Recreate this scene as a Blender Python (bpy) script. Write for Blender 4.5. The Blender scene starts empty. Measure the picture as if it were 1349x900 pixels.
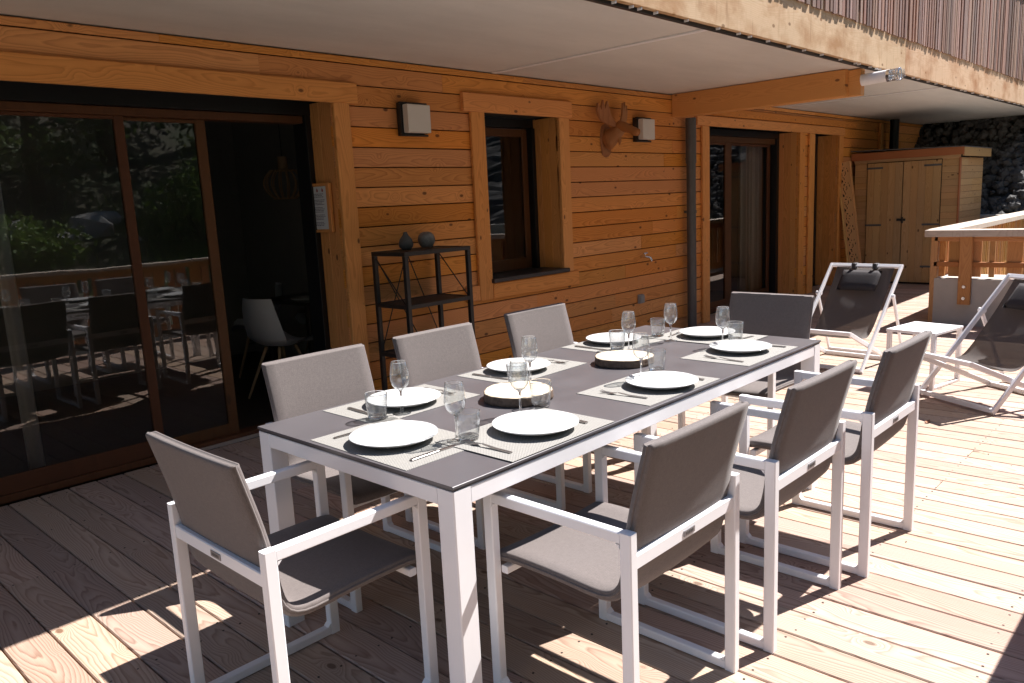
import bpy, bmesh, math, random
from mathutils import Vector, Matrix
random.seed(7)
SC = bpy.context.scene
COL = SC.collection
# ------------------------------------------------------------------ camera
cam = bpy.data.cameras.new("camera"); camo = bpy.data.objects.new("camera", cam); COL.objects.link(camo)
_r = Vector((0.68105215, -0.73068636, -0.04759633)); _u = Vector((0.16092885, 0.08595131, 0.98321629)); _f = Vector((0.71433177, 0.67728119, -0.17612584))
camo.matrix_world = Matrix(((_r.x, _u.x, -_f.x, -1.31661), (_r.y, _u.y, -_f.y, -1.49100), (_r.z, _u.z, -_f.z, 1.49016), (0, 0, 0, 1)))
cam.lens = 27.53; cam.sensor_width = 36; cam.clip_start = 0.02; cam.clip_end = 3000
SC.camera = camo
# ------------------------------------------------------------------ light
SUN = Vector((0.757, -0.24, 1.0)).normalized()
w = bpy.data.worlds.new("World"); SC.world = w; w.use_nodes = True
nt = w.node_tree
sky = nt.nodes.new('ShaderNodeTexSky'); sky.sky_type = 'NISHITA'; sky.sun_disc = False
sky.sun_elevation = math.asin(SUN.z); sky.sun_rotation = math.atan2(SUN.x, SUN.y)
sky.altitude = 1500; sky.dust_density = 0.6
bg = nt.nodes['Background']; bg.inputs[1].default_value = 0.07
nt.links.new(sky.outputs[0], bg.inputs[0])
sl = bpy.data.lights.new("sun", 'SUN'); sl.energy = 5.0; sl.angle = math.radians(0.53); sl.color = (1.0, 0.955, 0.925)
so = bpy.data.objects.new("sun", sl); COL.objects.link(so); so.rotation_euler = SUN.to_track_quat('Z', 'Y').to_euler(); so.location = (6, -6, 12)
SC.view_settings.view_transform = 'Standard'; SC.view_settings.look = 'None'; SC.view_settings.gamma = 1
SC.view_settings.exposure = 1.42
SC.cycles.max_bounces = 10; SC.cycles.diffuse_bounces = 5; SC.cycles.transparent_max_bounces = 24
SC.cycles.glossy_bounces = 5; SC.cycles.transmission_bounces = 8; SC.cycles.sample_clamp_indirect = 6
SC.cycles.use_denoising = True

# ------------------------------------------------------------------ object helpers
def link(name, me, mat=None, parent=None, M=None):
    o = bpy.data.objects.new(name, me); COL.objects.link(o)
    if mat is not None and me is not None and not me.materials: me.materials.append(mat)
    if parent is not None: o.parent = parent
    if M is not None: o.matrix_local = M
    return o
def tag(o, label=None, cat=None, group=None, kind=None):
    if label: o['label'] = label
    if cat: o['category'] = cat
    if group: o['group'] = group
    if kind: o['kind'] = kind
    return o
def empty(name, loc=(0, 0, 0), rz=0, label=None, cat=None, group=None, kind=None):
    o = bpy.data.objects.new(name, None); COL.objects.link(o); o.location = loc; o.rotation_euler = (0, 0, rz); o.empty_display_size = .1
    return tag(o, label, cat, group, kind)
def copy_tree(o, parent=None):
    c = o.copy(); COL.objects.link(c)
    if parent is not None: c.parent = parent
    for ch in [x for x in o.children]: copy_tree(ch, c)
    return c
def T(x, y, z): return Matrix.Translation((x, y, z))
def RZ(a): return Matrix.Rotation(a, 4, 'Z')
def RX(a): return Matrix.Rotation(a, 4, 'X')
def RY(a): return Matrix.Rotation(a, 4, 'Y')
def frame_from(px, up, o):
    """matrix whose local X runs along px and local Z near up"""
    x = Vector(px).normalized(); z = Vector(up); z = (z - x * z.dot(x)).normalized(); y = z.cross(x)
    return Matrix(((x.x, y.x, z.x, o[0]), (x.y, y.y, z.y, o[1]), (x.z, y.z, z.z, o[2]), (0, 0, 0, 1)))
class MB:
    def __init__(s): s.v = []; s.f = []; s.sm = []
    def add(s, vs, fs, smooth=False, M=None):
        b = len(s.v)
        for v in vs:
            v = Vector(v)
            if M is not None: v = M @ v
            s.v.append(v)
        for f in fs: s.f.append([i + b for i in f]); s.sm.append(smooth)
        return s
    def board(s, L, W, Th, c=.003, M=None):
        h, k = W / 2, Th / 2; c = min(c, h * .45, k * .45)
        pr = [(-h + c, -k), (h - c, -k), (h, -k + c), (h, k - c), (h - c, k), (-h + c, k), (-h, k - c), (-h, -k + c)]
        vs = [(x, y, z) for x in (-L / 2, L / 2) for y, z in pr]
        fs = [(i, (i + 1) % 8, 8 + (i + 1) % 8, 8 + i)[::-1] for i in range(8)]
        fs += [tuple(range(8)), tuple(range(15, 7, -1))]
        return s.add(vs, [tuple(reversed(f)) for f in fs], False, M)
    def box(s, x0, x1, y0, y1, z0, z1, c=.003, M=None):
        m = T((x0 + x1) / 2, (y0 + y1) / 2, (z0 + z1) / 2)
        dx, dy, dz = x1 - x0, y1 - y0, z1 - z0
        if dz >= dx and dz >= dy:
            m = m @ Matrix(((0, 0, -1, 0), (0, 1, 0, 0), (1, 0, 0, 0), (0, 0, 0, 1))); a = (dz, dy, dx)
        elif dy >= dx:
            m = m @ RZ(math.pi / 2); a = (dy, dx, dz)
        else: a = (dx, dy, dz)
        if M is not None: m = M @ m
        return s.board(a[0], a[1], a[2], c, m)
    def bar(s, p0, p1, w_, t_, up=(0, 0, 1), c=.003, M=None):
        p0, p1 = Vector(p0), Vector(p1); m = frame_from(p1 - p0, up, (p0 + p1) / 2)
        if M is not None: m = M @ m
        return s.board((p1 - p0).length, w_, t_, c, m)
    def tube(s, pts, r, n=8, M=None, smooth=True, cap=True):
        pts = [Vector(p) for p in pts]; rs = r if isinstance(r, (list, tuple)) else [r] * len(pts)
        vs = []; fs = []; ref = None
        for i, p in enumerate(pts):
            d = (pts[min(i + 1, len(pts) - 1)] - pts[max(i - 1, 0)]).normalized()
            if ref is None: ref = Vector((0, 0, 1)) if abs(d.z) < .9 else Vector((1, 0, 0))
            a = (ref - d * ref.dot(d)).normalized(); b = d.cross(a); ref = a
            for k in range(n):
                t = 2 * math.pi * k / n; vs.append(p + (a * math.cos(t) + b * math.sin(t)) * rs[i])
        for i in range(len(pts) - 1):
            for k in range(n):
                fs.append((i * n + k, i * n + (k + 1) % n, (i + 1) * n + (k + 1) % n, (i + 1) * n + k))
        s.add(vs, fs, smooth, M)
        if cap:
            s.add(vs[:n], [tuple(range(n))[::-1]], False, M); s.add(vs[-n:], [tuple(range(n))], False, M)
        return s
    def lathe(s, prof, n=32, M=None, smooth=True, wob=None):
        vs = []; fs = []
        for r, z in prof:
            for k in range(n):
                a = 2 * math.pi * k / n; q = r * (wob(a) if wob else 1); vs.append((q * math.cos(a), q * math.sin(a), z))
        for i in range(len(prof) - 1):
            for k in range(n): fs.append((i * n + k, i * n + (k + 1) % n, (i + 1) * n + (k + 1) % n, (i + 1) * n + k))
        return s.add(vs, fs, smooth, M)
    def mesh(s, name='mesh', weld=False):
        me = bpy.data.meshes.new(name); me.from_pydata([tuple(v) for v in s.v], [], s.f)
        me.polygons.foreach_set('use_smooth', s.sm)
        if weld:
            bm = bmesh.new(); bm.from_mesh(me); bmesh.ops.remove_doubles(bm, verts=bm.verts, dist=1e-5); bmesh.ops.recalc_face_normals(bm, faces=bm.faces); bm.to_mesh(me); bm.free()
        me.update(); return me
    def build(s, name, mat, parent=None, M=None, weld=False): return link(name, s.mesh(name, weld), mat, parent, M)

_bc = {}
def board(name, L, W, Th, M, mat, parent, c=.003):
    """one board: local X = length, so the grain follows it; alike boards share a mesh"""
    key = (round(L, 3), round(W, 3), round(Th, 3), c, mat.name)
    me = _bc.get(key)
    if me is None:
        me = MB().board(L, W, Th, c).mesh(name); me.materials.append(mat); _bc[key] = me
    return link(name, me, None, parent, M)
def hboard(name, x0, x1, z0, z1, y0, y1, mat, parent, c=.003):   # lies along X, seen on its -Y face
    M = Matrix(((1, 0, 0, (x0 + x1) / 2), (0, 0, 1, (y0 + y1) / 2), (0, -1, 0, (z0 + z1) / 2), (0, 0, 0, 1)))
    return board(name, x1 - x0, z1 - z0, y1 - y0, M, mat, parent, c)
def vboard(name, x0, x1, z0, z1, y0, y1, mat, parent, c=.003):   # upright, width along X
    M = Matrix(((0, 1, 0, (x0 + x1) / 2), (0, 0, 1, (y0 + y1) / 2), (1, 0, 0, (z0 + z1) / 2), (0, 0, 0, 1)))
    return board(name, z1 - z0, x1 - x0, y1 - y0, M, mat, parent, c)
def vboardy(name, y0, y1, z0, z1, x0, x1, mat, parent, c=.003):  # upright, width along Y
    M = Matrix(((0, 0, -1, (x0 + x1) / 2), (0, 1, 0, (y0 + y1) / 2), (1, 0, 0, (z0 + z1) / 2), (0, 0, 0, 1)))
    return board(name, z1 - z0, y1 - y0, x1 - x0, M, mat, parent, c)
def yboard(name, y0, y1, z0, z1, x0, x1, mat, parent, c=.003):   # lies along Y, width along Z
    M = Matrix(((0, 0, 1, (x0 + x1) / 2), (1, 0, 0, (y0 + y1) / 2), (0, 1, 0, (z0 + z1) / 2), (0, 0, 0, 1)))
    return board(name, y1 - y0, z1 - z0, x1 - x0, M, mat, parent, c)
def yflat(name, y0, y1, x0, x1, z0, z1, mat, parent, c=.003):    # lies along Y, width along X, flat
    M = Matrix(((0, -1, 0, (x0 + x1) / 2), (1, 0, 0, (y0 + y1) / 2), (0, 0, 1, (z0 + z1) / 2), (0, 0, 0, 1)))
    return board(name, y1 - y0, x1 - x0, z1 - z0, M, mat, parent, c)

# ------------------------------------------------------------------ materials
class NB:
    def __init__(s, name):
        s.m = bpy.data.materials.new(name); s.m.use_nodes = True; s.t = s.m.node_tree; s.b = s.t.nodes['Principled BSDF']; s.out = s.t.nodes['Material Output']
    def n(s, ty, **k):
        x = s.t.nodes.new(ty)
        for a, v in k.items(): setattr(x, a, v)
        return x
    def l(s, a, b): s.t.links.new(a, b)
    def put(s, sock, v):
        if hasattr(v, 'is_output') or isinstance(v, bpy.types.NodeSocket): s.l(v, sock)
        else: sock.default_value = v
    def math(s, op, a, b=None, c=None, clamp=False):
        x = s.n('ShaderNodeMath', operation=op, use_clamp=clamp); s.put(x.inputs[0], a)
        if b is not None: s.put(x.inputs[1], b)
        if c is not None: s.put(x.inputs[2], c)
        return x.outputs[0]
    def noise(s, vec, scale, detail=3, rough=.5, dist=0, dim='3D', W=None):
        x = s.n('ShaderNodeTexNoise', noise_dimensions=dim); x.inputs['Scale'].default_value = scale; x.inputs['Detail'].default_value = detail
        x.inputs['Roughness'].default_value = rough; x.inputs['Distortion'].default_value = dist
        if vec is not None: s.l(vec, x.inputs['Vector'])
        if W is not None: s.put(x.inputs['W'], W)
        return x.outputs['Fac']
    def ramp(s, fac, stops, interp='LINEAR'):
        x = s.n('ShaderNodeValToRGB'); x.color_ramp.interpolation = interp; e = x.color_ramp.elements
        while len(e) < len(stops): e.new(.5)
        for i, (p, c) in enumerate(stops): e[i].position = p; e[i].color = (*c, 1) if len(c) == 3 else c
        s.l(fac, x.inputs[0]); return x.outputs[0]
    def mix(s, fac, a, b, mode='MIX'):
        x = s.n('ShaderNodeMix', data_type='RGBA', blend_type=mode); s.put(x.inputs[0], fac)
        for i, v in ((6, a), (7, b)):
            if isinstance(v, tuple): v = (*v, 1) if len(v) == 3 else v
            s.put(x.inputs[i], v)
        return x.outputs[2]
    def mapv(s, vec, sc=(1, 1, 1), loc=None):
        x = s.n('ShaderNodeVectorMath', operation='MULTIPLY'); s.l(vec, x.inputs[0]); x.inputs[1].default_value = sc
        if loc is None: return x.outputs[0]
        y = s.n('ShaderNodeVectorMath', operation='ADD'); s.l(x.outputs[0], y.inputs[0]); s.put(y.inputs[1], loc); return y.outputs[0]
    def bump(s, h, strength, dist=.001):
        x = s.n('ShaderNodeBump'); x.inputs['Strength'].default_value = strength; x.inputs['Distance'].default_value = dist; s.l(h, x.inputs['Height']); s.l(x.outputs[0], s.b.inputs['Normal']); return x
    def base(s, c): s.put(s.b.inputs['Base Color'], (*c, 1) if isinstance(c, tuple) and len(c) == 3 else c); return s
    def rough(s, v): s.put(s.b.inputs['Roughness'], v); return s
    def set(s, **k):
        for a, v in k.items(): s.put(s.b.inputs[a.replace('_', ' ')], v)
        return s

def wood(name, light, dark, freq=150, contrast=.6, knots=.5, rough=.55, var=.16, grey=0, knotcol=(.09, .03, .012), bump=.25, huev=.01, stain=None):
    N = NB(name); co = N.n('ShaderNodeTexCoord').outputs['Object']; rnd = N.n('ShaderNodeObjectInfo').outputs['Random']
    sep = N.n('ShaderNodeSeparateXYZ'); N.l(co, sep.inputs[0]); x, y, z = sep.outputs
    r2 = N.math('FRACT', N.math('MULTIPLY', rnd, 17.31)); r3 = N.math('FRACT', N.math('MULTIPLY', rnd, 91.7))
    xs = N.math('ADD', x, N.math('MULTIPLY', rnd, 61.0))
    n1 = N.noise(None, 1.1, 1, dim='1D', W=xs); n2 = N.noise(None, .8, 1, dim='1D', W=N.math('ADD', xs, 33.3))
    cmb = N.n('ShaderNodeCombineXYZ'); N.l(xs, cmb.inputs[0]); N.l(y, cmb.inputs[1]); N.l(N.math('ADD', z, N.math('MULTIPLY', r2, 9.0)), cmb.inputs[2]); V = cmb.outputs[0]
    wob = N.noise(N.mapv(V, (1.6, 9, 9)), 1.0, 3, .55)
    # knots distort the rings around them
    vo = N.n('ShaderNodeTexVoronoi'); vo.inputs['Scale'].default_value = 1; N.l(N.mapv(V, (4.2, 7.5, 2.0)), vo.inputs['Vector']); kd = vo.outputs['Distance']
    kpos = N.n('ShaderNodeSeparateColor'); N.l(vo.outputs['Color'], kpos.inputs[0]); kon = N.math('LESS_THAN', kpos.outputs[0], knots)
    kf = N.math('MULTIPLY', N.math('SUBTRACT', 1, N.math('DIVIDE', kd, .42), clamp=True), kon)
    u = N.math('ADD', N.math('ADD', y, N.math('MULTIPLY', N.math('SUBTRACT', n1, .5), .16)), N.math('MULTIPLY', N.math('SUBTRACT', r3, .5), .12))
    v = N.math('ADD', N.math('ADD', .010, N.math('MULTIPLY', n2, .085)), N.math('MULTIPLY', wob, .035))
    rr = N.math('SQRT', N.math('ADD', N.math('MULTIPLY', u, u), N.math('MULTIPLY', v, v)))
    rr = N.math('ADD', rr, N.math('MULTIPLY', N.math('MULTIPLY', kf, kf), .05))
    ph = N.math('MULTIPLY', rr, freq)
    ring = N.math('FRACT', ph)
    ringc = N.ramp(ring, [(0, (0, 0, 0)), (.55, (.35, .35, .35)), (.86, (1, 1, 1)), (1, (0, 0, 0))])
    fib = N.noise(N.mapv(V, (6, 260, 260)), 1.0, 2, .6)
    big = N.noise(N.mapv(V, (1.2, 5, 5)), 1.0, 3, .6)
    f = N.math('ADD', N.math('MULTIPLY', ringc, contrast), N.math('MULTIPLY', N.math('SUBTRACT', fib, .5), .5), clamp=True)
    col = N.mix(f, light, dark)
    col = N.mix(N.math('MULTIPLY', N.math('SUBTRACT', big, .35), .9, clamp=True), col, tuple(c * .74 for c in light))
    if grey: col = N.mix(N.math('MULTIPLY', N.noise(N.mapv(V, (2.5, 22, 22)), 1.0, 4, .65), grey), col, (.34, .31, .28))
    kc = N.math('MULTIPLY', N.math('SUBTRACT', 1, N.math('DIVIDE', kd, .105), clamp=True), kon)
    kc = N.math('MULTIPLY', kc, 3.0, clamp=True)
    col = N.mix(N.math('MULTIPLY', kc, .82), col, knotcol)
    if stain:
        sn = N.noise(N.mapv(V, (2.1, 3.0, 1.0)), 1.0, 5, .65); sb = N.noise(N.mapv(V, (22, 2.5, 5)), 1.0, 4, .7)
        col = N.mix(N.math('MULTIPLY', N.ramp(sn, [(.46, (0, 0, 0)), (.68, (1, 1, 1))]), .8), col, stain)
        col = N.mix(N.math('MULTIPLY', N.ramp(sb, [(.55, (0, 0, 0)), (.72, (1, 1, 1))]), .5), col, tuple(c * .8 for c in stain))
    hs = N.n('ShaderNodeHueSaturation'); N.l(col, hs.inputs['Color'])
    N.l(N.math('ADD', N.math('MULTIPLY', N.math('SUBTRACT', r3, .5), 2 * huev), .5), hs.inputs['Hue'])
    N.l(N.math('ADD', N.math('MULTIPLY', N.math('SUBTRACT', r2, .5), 2 * var), 1), hs.inputs['Value'])
    N.l(N.math('ADD', N.math('MULTIPLY', N.math('SUBTRACT', rnd, .5), var), 1), hs.inputs['Saturation'])
    N.base(hs.outputs[0]); N.rough(N.math('ADD', rough, N.math('MULTIPLY', fib, .15)))
    N.set(Specular_IOR_Level=.3)
    N.bump(N.math('ADD', N.math('MULTIPLY', ringc, .5), fib), bump, .0012)
    return N.m
M_clad = wood('larch_cladding', (.72, .315, .092), (.44, .155, .038), 120, .75, .95, .5, .15, huev=.005)
M_case = wood('larch_casing', (.74, .325, .098), (.48, .175, .042), 110, .65, .75, .5, .06, huev=.004)
M_deck = wood('larch_deck', (.475, .335, .25), (.22, .11, .066), 135, .85, .5, .6, .17, grey=.35, knotcol=(.12, .06, .035), bump=.5)
M_fascia = wood('weathered_fascia', (.68, .47, .30), (.54, .32, .17), 90, .5, .7, .6, .05, knotcol=(.2, .09, .03), stain=(.36, .15, .045))
M_glulam = wood('glulam_beam', (.70, .34, .105), (.50, .20, .050), 120, .5, .5, .45, .05)
M_slat = wood('balcony_slat', (.34, .19, .14), (.15, .065, .04), 160, .6, .3, .6, .34, grey=.4, knotcol=(.15, .07, .04))
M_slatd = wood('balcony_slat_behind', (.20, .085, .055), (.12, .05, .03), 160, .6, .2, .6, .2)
M_rail = wood('railing_larch', (.50, .24, .085), (.34, .14, .045), 130, .6, .5, .55, .14)
M_cap = wood('weathered_handrail', (.60, .50, .40), (.42, .32, .23), 130, .5, .3, .6, .06, grey=.5)
M_shed = wood('shed_pine', (.50, .315, .15), (.36, .20, .085), 110, .65, .85, .6, .09, huev=.004, knotcol=(.07, .03, .012))
M_shedcap = wood('shed_edge_board', (.36, .15, .06), (.26, .10, .035), 130, .5, .5, .55, .06)
M_frame = wood('brown_joinery', (.105, .040, .016), (.068, .026, .011), 160, .5, .1, .4, .05, knotcol=(.05, .02, .01), bump=.1)
M_carve = wood('carved_board', (.66, .38, .16), (.5, .26, .09), 130, .5, .3, .55, .05)
M_moose = wood('moose_plywood', (.36, .15, .06), (.23, .085, .032), 90, .7, .2, .5, .12)
M_pend = wood('pale_lamp_wood', (.5, .34, .2), (.4, .26, .14), 120, .4, .1, .5, .05)

def simple(name, col, rough=.5, metal=0, nscale=40, namp=.08, bump=0, spec=.5, bscale=200):
    N = NB(name); co = N.n('ShaderNodeTexCoord').outputs['Object']
    f = N.noise(co, nscale, 4, .6)
    N.base(N.mix(f, tuple(c * (1 - namp * 2) for c in col), tuple(min(1, c * (1 + namp)) for c in col)))
    N.rough(N.math('ADD', rough - .05, N.math('MULTIPLY', N.noise(co, nscale * 2.3, 3), .1))); N.set(Metallic=metal, Specular_IOR_Level=spec)
    if bump: N.bump(N.noise(co, bscale, 3), bump, .001)
    return N.m
M_white = simple('white_powder_coat', (.80, .79, .80), .38, nscale=9, namp=.02, bump=.06, bscale=900)
M_porc = simple('white_porcelain', (.60, .60, .59), .12, nscale=5, namp=.01)
M_steel = simple('cutlery_steel', (.42, .40, .39), .34, 1, 30, .05)
M_pipe = simple('grey_downpipe', (.10, .10, .105), .5, .2, 12, .15)
M_blackm = simple('dark_steel_rack', (.030, .028, .028), .5, .3, 25, .2)
M_shelfb = simple('dark_shelf_board', (.055, .043, .036), .6, 0, 25, .3)
M_slate = simple('slate_sill', (.03, .028, .032), .45, 0, 20, .2, .2)
M_black = simple('black_lamp_body', (.016, .015, .015), .5, 0, 20, .1)
M_opal = simple('opal_diffuser', (.62, .60, .57), .35, 0, 10, .02)
M_darkin = simple('dark_aluminium', (.012, .012, .014), .4, .3, 20, .1)
M_alu = simple('aluminium_track', (.6, .6, .6), .35, .9, 20, .05)
M_stone1 = simple('dark_vase', (.07, .075, .08), .7, 0, 30, .25, .3)
M_stone2 = simple('grey_vase', (.20, .20, .20), .6, 0, 45, .35, .3)
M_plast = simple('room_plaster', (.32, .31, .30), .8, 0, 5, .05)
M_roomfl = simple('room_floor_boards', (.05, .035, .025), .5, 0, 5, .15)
M_shell = simple('white_shell_chair', (.75, .78, .84), .35, 0, 5, .02)
M_curt = simple('grey_curtain', (.75, .75, .76), .9, 0, 30, .05)
M_dtable = simple('dark_table', (.03, .025, .022), .4, 0, 12, .2)
M_chrome = simple('chrome', (.75, .76, .78), .12, 1, 20, .05)
M_paper = simple('paper', (.62, .63, .68), .8, 0, 20, .03)
M_ink = simple('ink', (.09, .09, .16), .8, 0, 20, .1)
M_red = simple('red_print', (.32, .06, .07), .8, 0, 20, .1)
M_box = simple('grey_socket', (.28, .29, .30), .5, 0, 20, .1)
M_screw = simple('screw_head', (.06, .045, .035), .5, .6, 20, .1)
M_void = simple('dark_void', (.012, .008, .006), .9, 0, 20, .1)  # near-black: shade behind plank gaps and fretwork holes put into the colour
M_strap = simple('black_strap', (.03, .028, .03), .7, 0, 40, .1)
M_logo = simple('logo_plate', (.30, .29, .30), .35, .6, 40, .1)
M_logod = simple('logo_print', (.07, .07, .07), .5, 0, 40, .1)

def concrete(name, col, streak=.4, sc=1.0):
    N = NB(name); g = N.n('ShaderNodeNewGeometry').outputs['Position']
    a = N.noise(N.mapv(g, (.7 * sc, 2.2 * sc, 2 * sc)), 1, 5, .6); b = N.noise(g, 14 * sc, 5, .65); c = N.noise(N.mapv(g, (1.3, 9, 5)), 1, 3, .5)
    cc = N.mix(a, tuple(x * (1 - streak) for x in col), tuple(min(1, x * (1 + streak * .6)) for x in col))
    cc = N.mix(N.math('MULTIPLY', b, .35), cc, tuple(x * .7 for x in col)); cc = N.mix(N.math('MULTIPLY', c, .3), cc, tuple(min(1, x * 1.2) for x in col))
    N.base(cc).rough(.85); N.set(Specular_IOR_Level=.2); N.bump(N.noise(g, 60, 5, .7), .35, .003); return N.m
M_slab = concrete('concrete_soffit', (.66, .625, .58), .30)
M_conc = concrete('concrete_parapet', (.46, .425, .38), .3, 2)

def fabric(name, col, sc=1.0):
    N = NB(name); co = N.n('ShaderNodeTexCoord').outputs['Object']
    s = N.n('ShaderNodeSeparateXYZ'); N.l(co, s.inputs[0])
    sx = N.math('SINE', N.math('MULTIPLY', s.outputs[0], 2400 * sc)); yz = N.math('ADD', s.outputs[1], s.outputs[2])
    sy = N.math('SINE', N.math('MULTIPLY', yz, 2400 * sc)); wv = N.math('MULTIPLY', sx, sy)
    f1 = N.noise(N.mapv(co, (60, 900, 900)), 1, 2, .7); f2 = N.noise(N.mapv(co, (900, 60, 60)), 1, 2, .7); f3 = N.noise(co, 7, 3)
    f = N.math('ADD', N.math('MULTIPLY', N.math('ADD', f1, f2), .5), N.math('MULTIPLY', wv, .12))
    c = N.mix(N.math('SUBTRACT', N.math('MULTIPLY', f, 2.2), .6, clamp=True), tuple(x * .62 for x in col), tuple(x * 1.45 for x in col))
    c = N.mix(N.math('MULTIPLY', f3, .25), c, tuple(x * .8 for x in col))
    N.base(c).rough(.8); N.set(Specular_IOR_Level=.25, Sheen_Weight=.1); N.bump(f, .35, .0008); return N.m
M_fab = fabric('taupe_sling_fabric', (.130, .110, .103))
M_hem = simple('fabric_piping', (.30, .26, .235), .8, 0, 90, .1)

# loungers' see-through mesh
N = NB('lounger_mesh_fabric'); co = N.n('ShaderNodeTexCoord').outputs['Object']
f = N.noise(co, 300, 2); N.base(N.mix(f, (.06, .052, .052), (.13, .115, .11))).rough(.8)
tr = N.n('ShaderNodeBsdfTransparent'); tr.inputs[0].default_value = (.9, .85, .8, 1); ms = N.n('ShaderNodeMixShader'); ms.inputs[0].default_value = .80
tl = N.n('ShaderNodeBsdfTranslucent'); tl.inputs[0].default_value = (.2, .18, .17, 1); ms2 = N.n('ShaderNodeMixShader'); ms2.inputs[0].default_value = .25
N.l(N.b.outputs[0], ms2.inputs[1]); N.l(tl.outputs[0], ms2.inputs[2]); N.l(tr.outputs[0], ms.inputs[1]); N.l(ms2.outputs[0], ms.inputs[2]); N.l(ms.outputs[0], N.out.inputs[0])
M_mesh = N.m

# table top
N = NB('dark_ceramic_top'); co = N.n('ShaderNodeTexCoord').outputs['Object']
a = N.noise(co, 5, 5, .6); b = N.noise(co, 260, 3, .6); N.base(N.mix(N.math('ADD', N.math('MULTIPLY', a, .6), N.math('MULTIPLY', b, .4)), (.060, .054, .058), (.122, .112, .117)))
N.rough(N.math('ADD', .26, N.math('MULTIPLY', a, .18))); N.bump(N.noise(co, 500, 2), .1, .0005); M_top = N.m
M_topedge = simple('dark_top_edge', (.05, .046, .048), .4, 0, 30, .1)

# woven placemat : pale and dark strands
N = NB('woven_placemat'); co = N.n('ShaderNodeTexCoord').outputs['Object']; s = N.n('ShaderNodeSeparateXYZ'); N.l(co, s.inputs[0])
P = 2 * math.pi / .0066
gx = N.math('SINE', N.math('MULTIPLY', s.outputs[0], P)); gy = N.math('SINE', N.math('MULTIPLY', s.outputs[1], P))
dk = N.math('GREATER_THAN', N.math('MULTIPLY', N.math('ADD', gx, 1), N.math('ADD', gy, 1)), 1.15)
fl = N.math('GREATER_THAN', N.math('SINE', N.math('MULTIPLY', N.math('ADD', s.outputs[0], s.outputs[1]), P * .5)), .55)
c = N.mix(dk, (.36, .345, .315), (.035, .033, .033)); c = N.mix(N.math('MULTIPLY', N.noise(co, 120, 3), .2), c, (.22, .2, .17))
N.base(c).rough(.75); N.bump(N.math('MULTIPLY', gx, gy), .5, .0012); M_mat = N.m

# panes : clear with a fresnel mirror, slightly wavy
def pane_mat(name, tint, ior, wave, floor=0.0):
    N = NB(name); co = N.n('ShaderNodeNewGeometry').outputs['Position']
    tr = N.n('ShaderNodeBsdfTransparent'); tr.inputs[0].default_value = (*tint, 1); gl = N.n('ShaderNodeBsdfGlossy'); gl.inputs['Roughness'].default_value = 0.012
    fr = N.n('ShaderNodeFresnel'); fr.inputs[0].default_value = ior; ms = N.n('ShaderNodeMixShader')
    bp = N.n('ShaderNodeBump'); bp.inputs['Strength'].default_value = 1; bp.inputs['Distance'].default_value = wave; N.l(N.noise(N.mapv(co, (1, 1, 1.6)), 2.2, 2, .4), bp.inputs['Height'])
    N.l(bp.outputs[0], gl.inputs['Normal']); N.l(N.math('ADD', fr.outputs[0], floor), ms.inputs[0]); N.l(tr.outputs[0], ms.inputs[1]); N.l(gl.outputs[0], ms.inputs[2]); N.l(ms.outputs[0], N.out.inputs[0]); return N.m
M_pane = pane_mat('window_glass', (.72, .73, .72), 1.95, .0008)
def glass_mat(name):
    N = NB(name); lw = N.n('ShaderNodeLayerWeight'); lw.inputs[0].default_value = .5
    tc = N.ramp(lw.outputs['Facing'], [(0, (.97, .975, .975)), (.6, (.91, .92, .92)), (.9, (.6, .61, .62)), (1, (.25, .26, .27))])
    tr = N.n('ShaderNodeBsdfTransparent'); N.l(tc, tr.inputs[0]); gl = N.n('ShaderNodeBsdfGlossy'); gl.inputs['Roughness'].default_value = .015
    ms = N.n('ShaderNodeMixShader'); N.l(N.math('ADD', .07, N.math('MULTIPLY', N.math('POWER', lw.outputs['Facing'], 3.0), .75), clamp=True), ms.inputs[0])
    df = N.n('ShaderNodeBsdfTranslucent'); df.inputs[0].default_value = (.9, .9, .92, 1); ms0 = N.n('ShaderNodeMixShader'); N.l(N.math('ADD', .02, N.math('MULTIPLY', N.math('POWER', lw.outputs['Facing'], 3.0), .10)), ms0.inputs[0]); N.l(tr.outputs[0], ms0.inputs[1]); N.l(df.outputs[0], ms0.inputs[2])
    N.l(ms0.outputs[0], ms.inputs[1]); N.l(gl.outputs[0], ms.inputs[2]); N.l(ms.outputs[0], N.out.inputs[0]); return N.m
M_glass = glass_mat('drinking_glass')

def stone_mat(name, c0, c1):
    N = NB(name); g = N.n('ShaderNodeNewGeometry').outputs['Position']; v = N.n('ShaderNodeTexVoronoi'); v.inputs['Scale'].default_value = 5; N.l(g, v.inputs['Vector'])
    s = N.n('ShaderNodeSeparateColor'); N.l(v.outputs['Color'], s.inputs[0]); N.base(N.mix(N.math('ADD', N.math('MULTIPLY', s.outputs[0], .6), N.math('MULTIPLY', N.noise(g, 30, 4), .4)), c0, c1)).rough(.9); N.bump(N.noise(g, 40, 4), .5, .01); return N.m
M_rubble = stone_mat('grey_rubble', (.018, .017, .018), (.13, .125, .12))
M_rock = stone_mat('pale_rock', (.30, .29, .27), (.52, .50, .47))
def leafmat(name, c0, c1):
    N = NB(name); g = N.n('ShaderNodeNewGeometry'); N.base(N.mix(N.noise(g.outputs['Position'], 2.5, 4), c0, c1)).rough(.6); N.set(Specular_IOR_Level=.3)
    tl = N.n('ShaderNodeBsdfTranslucent'); tl.inputs[0].default_value = (*[x * 1.3 for x in c1], 1); ms = N.n('ShaderNodeMixShader'); ms.inputs[0].default_value = .3
    N.l(N.b.outputs[0], ms.inputs[1]); N.l(tl.outputs[0], ms.inputs[2]); N.l(ms.outputs[0], N.out.inputs[0]); return N.m
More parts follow.
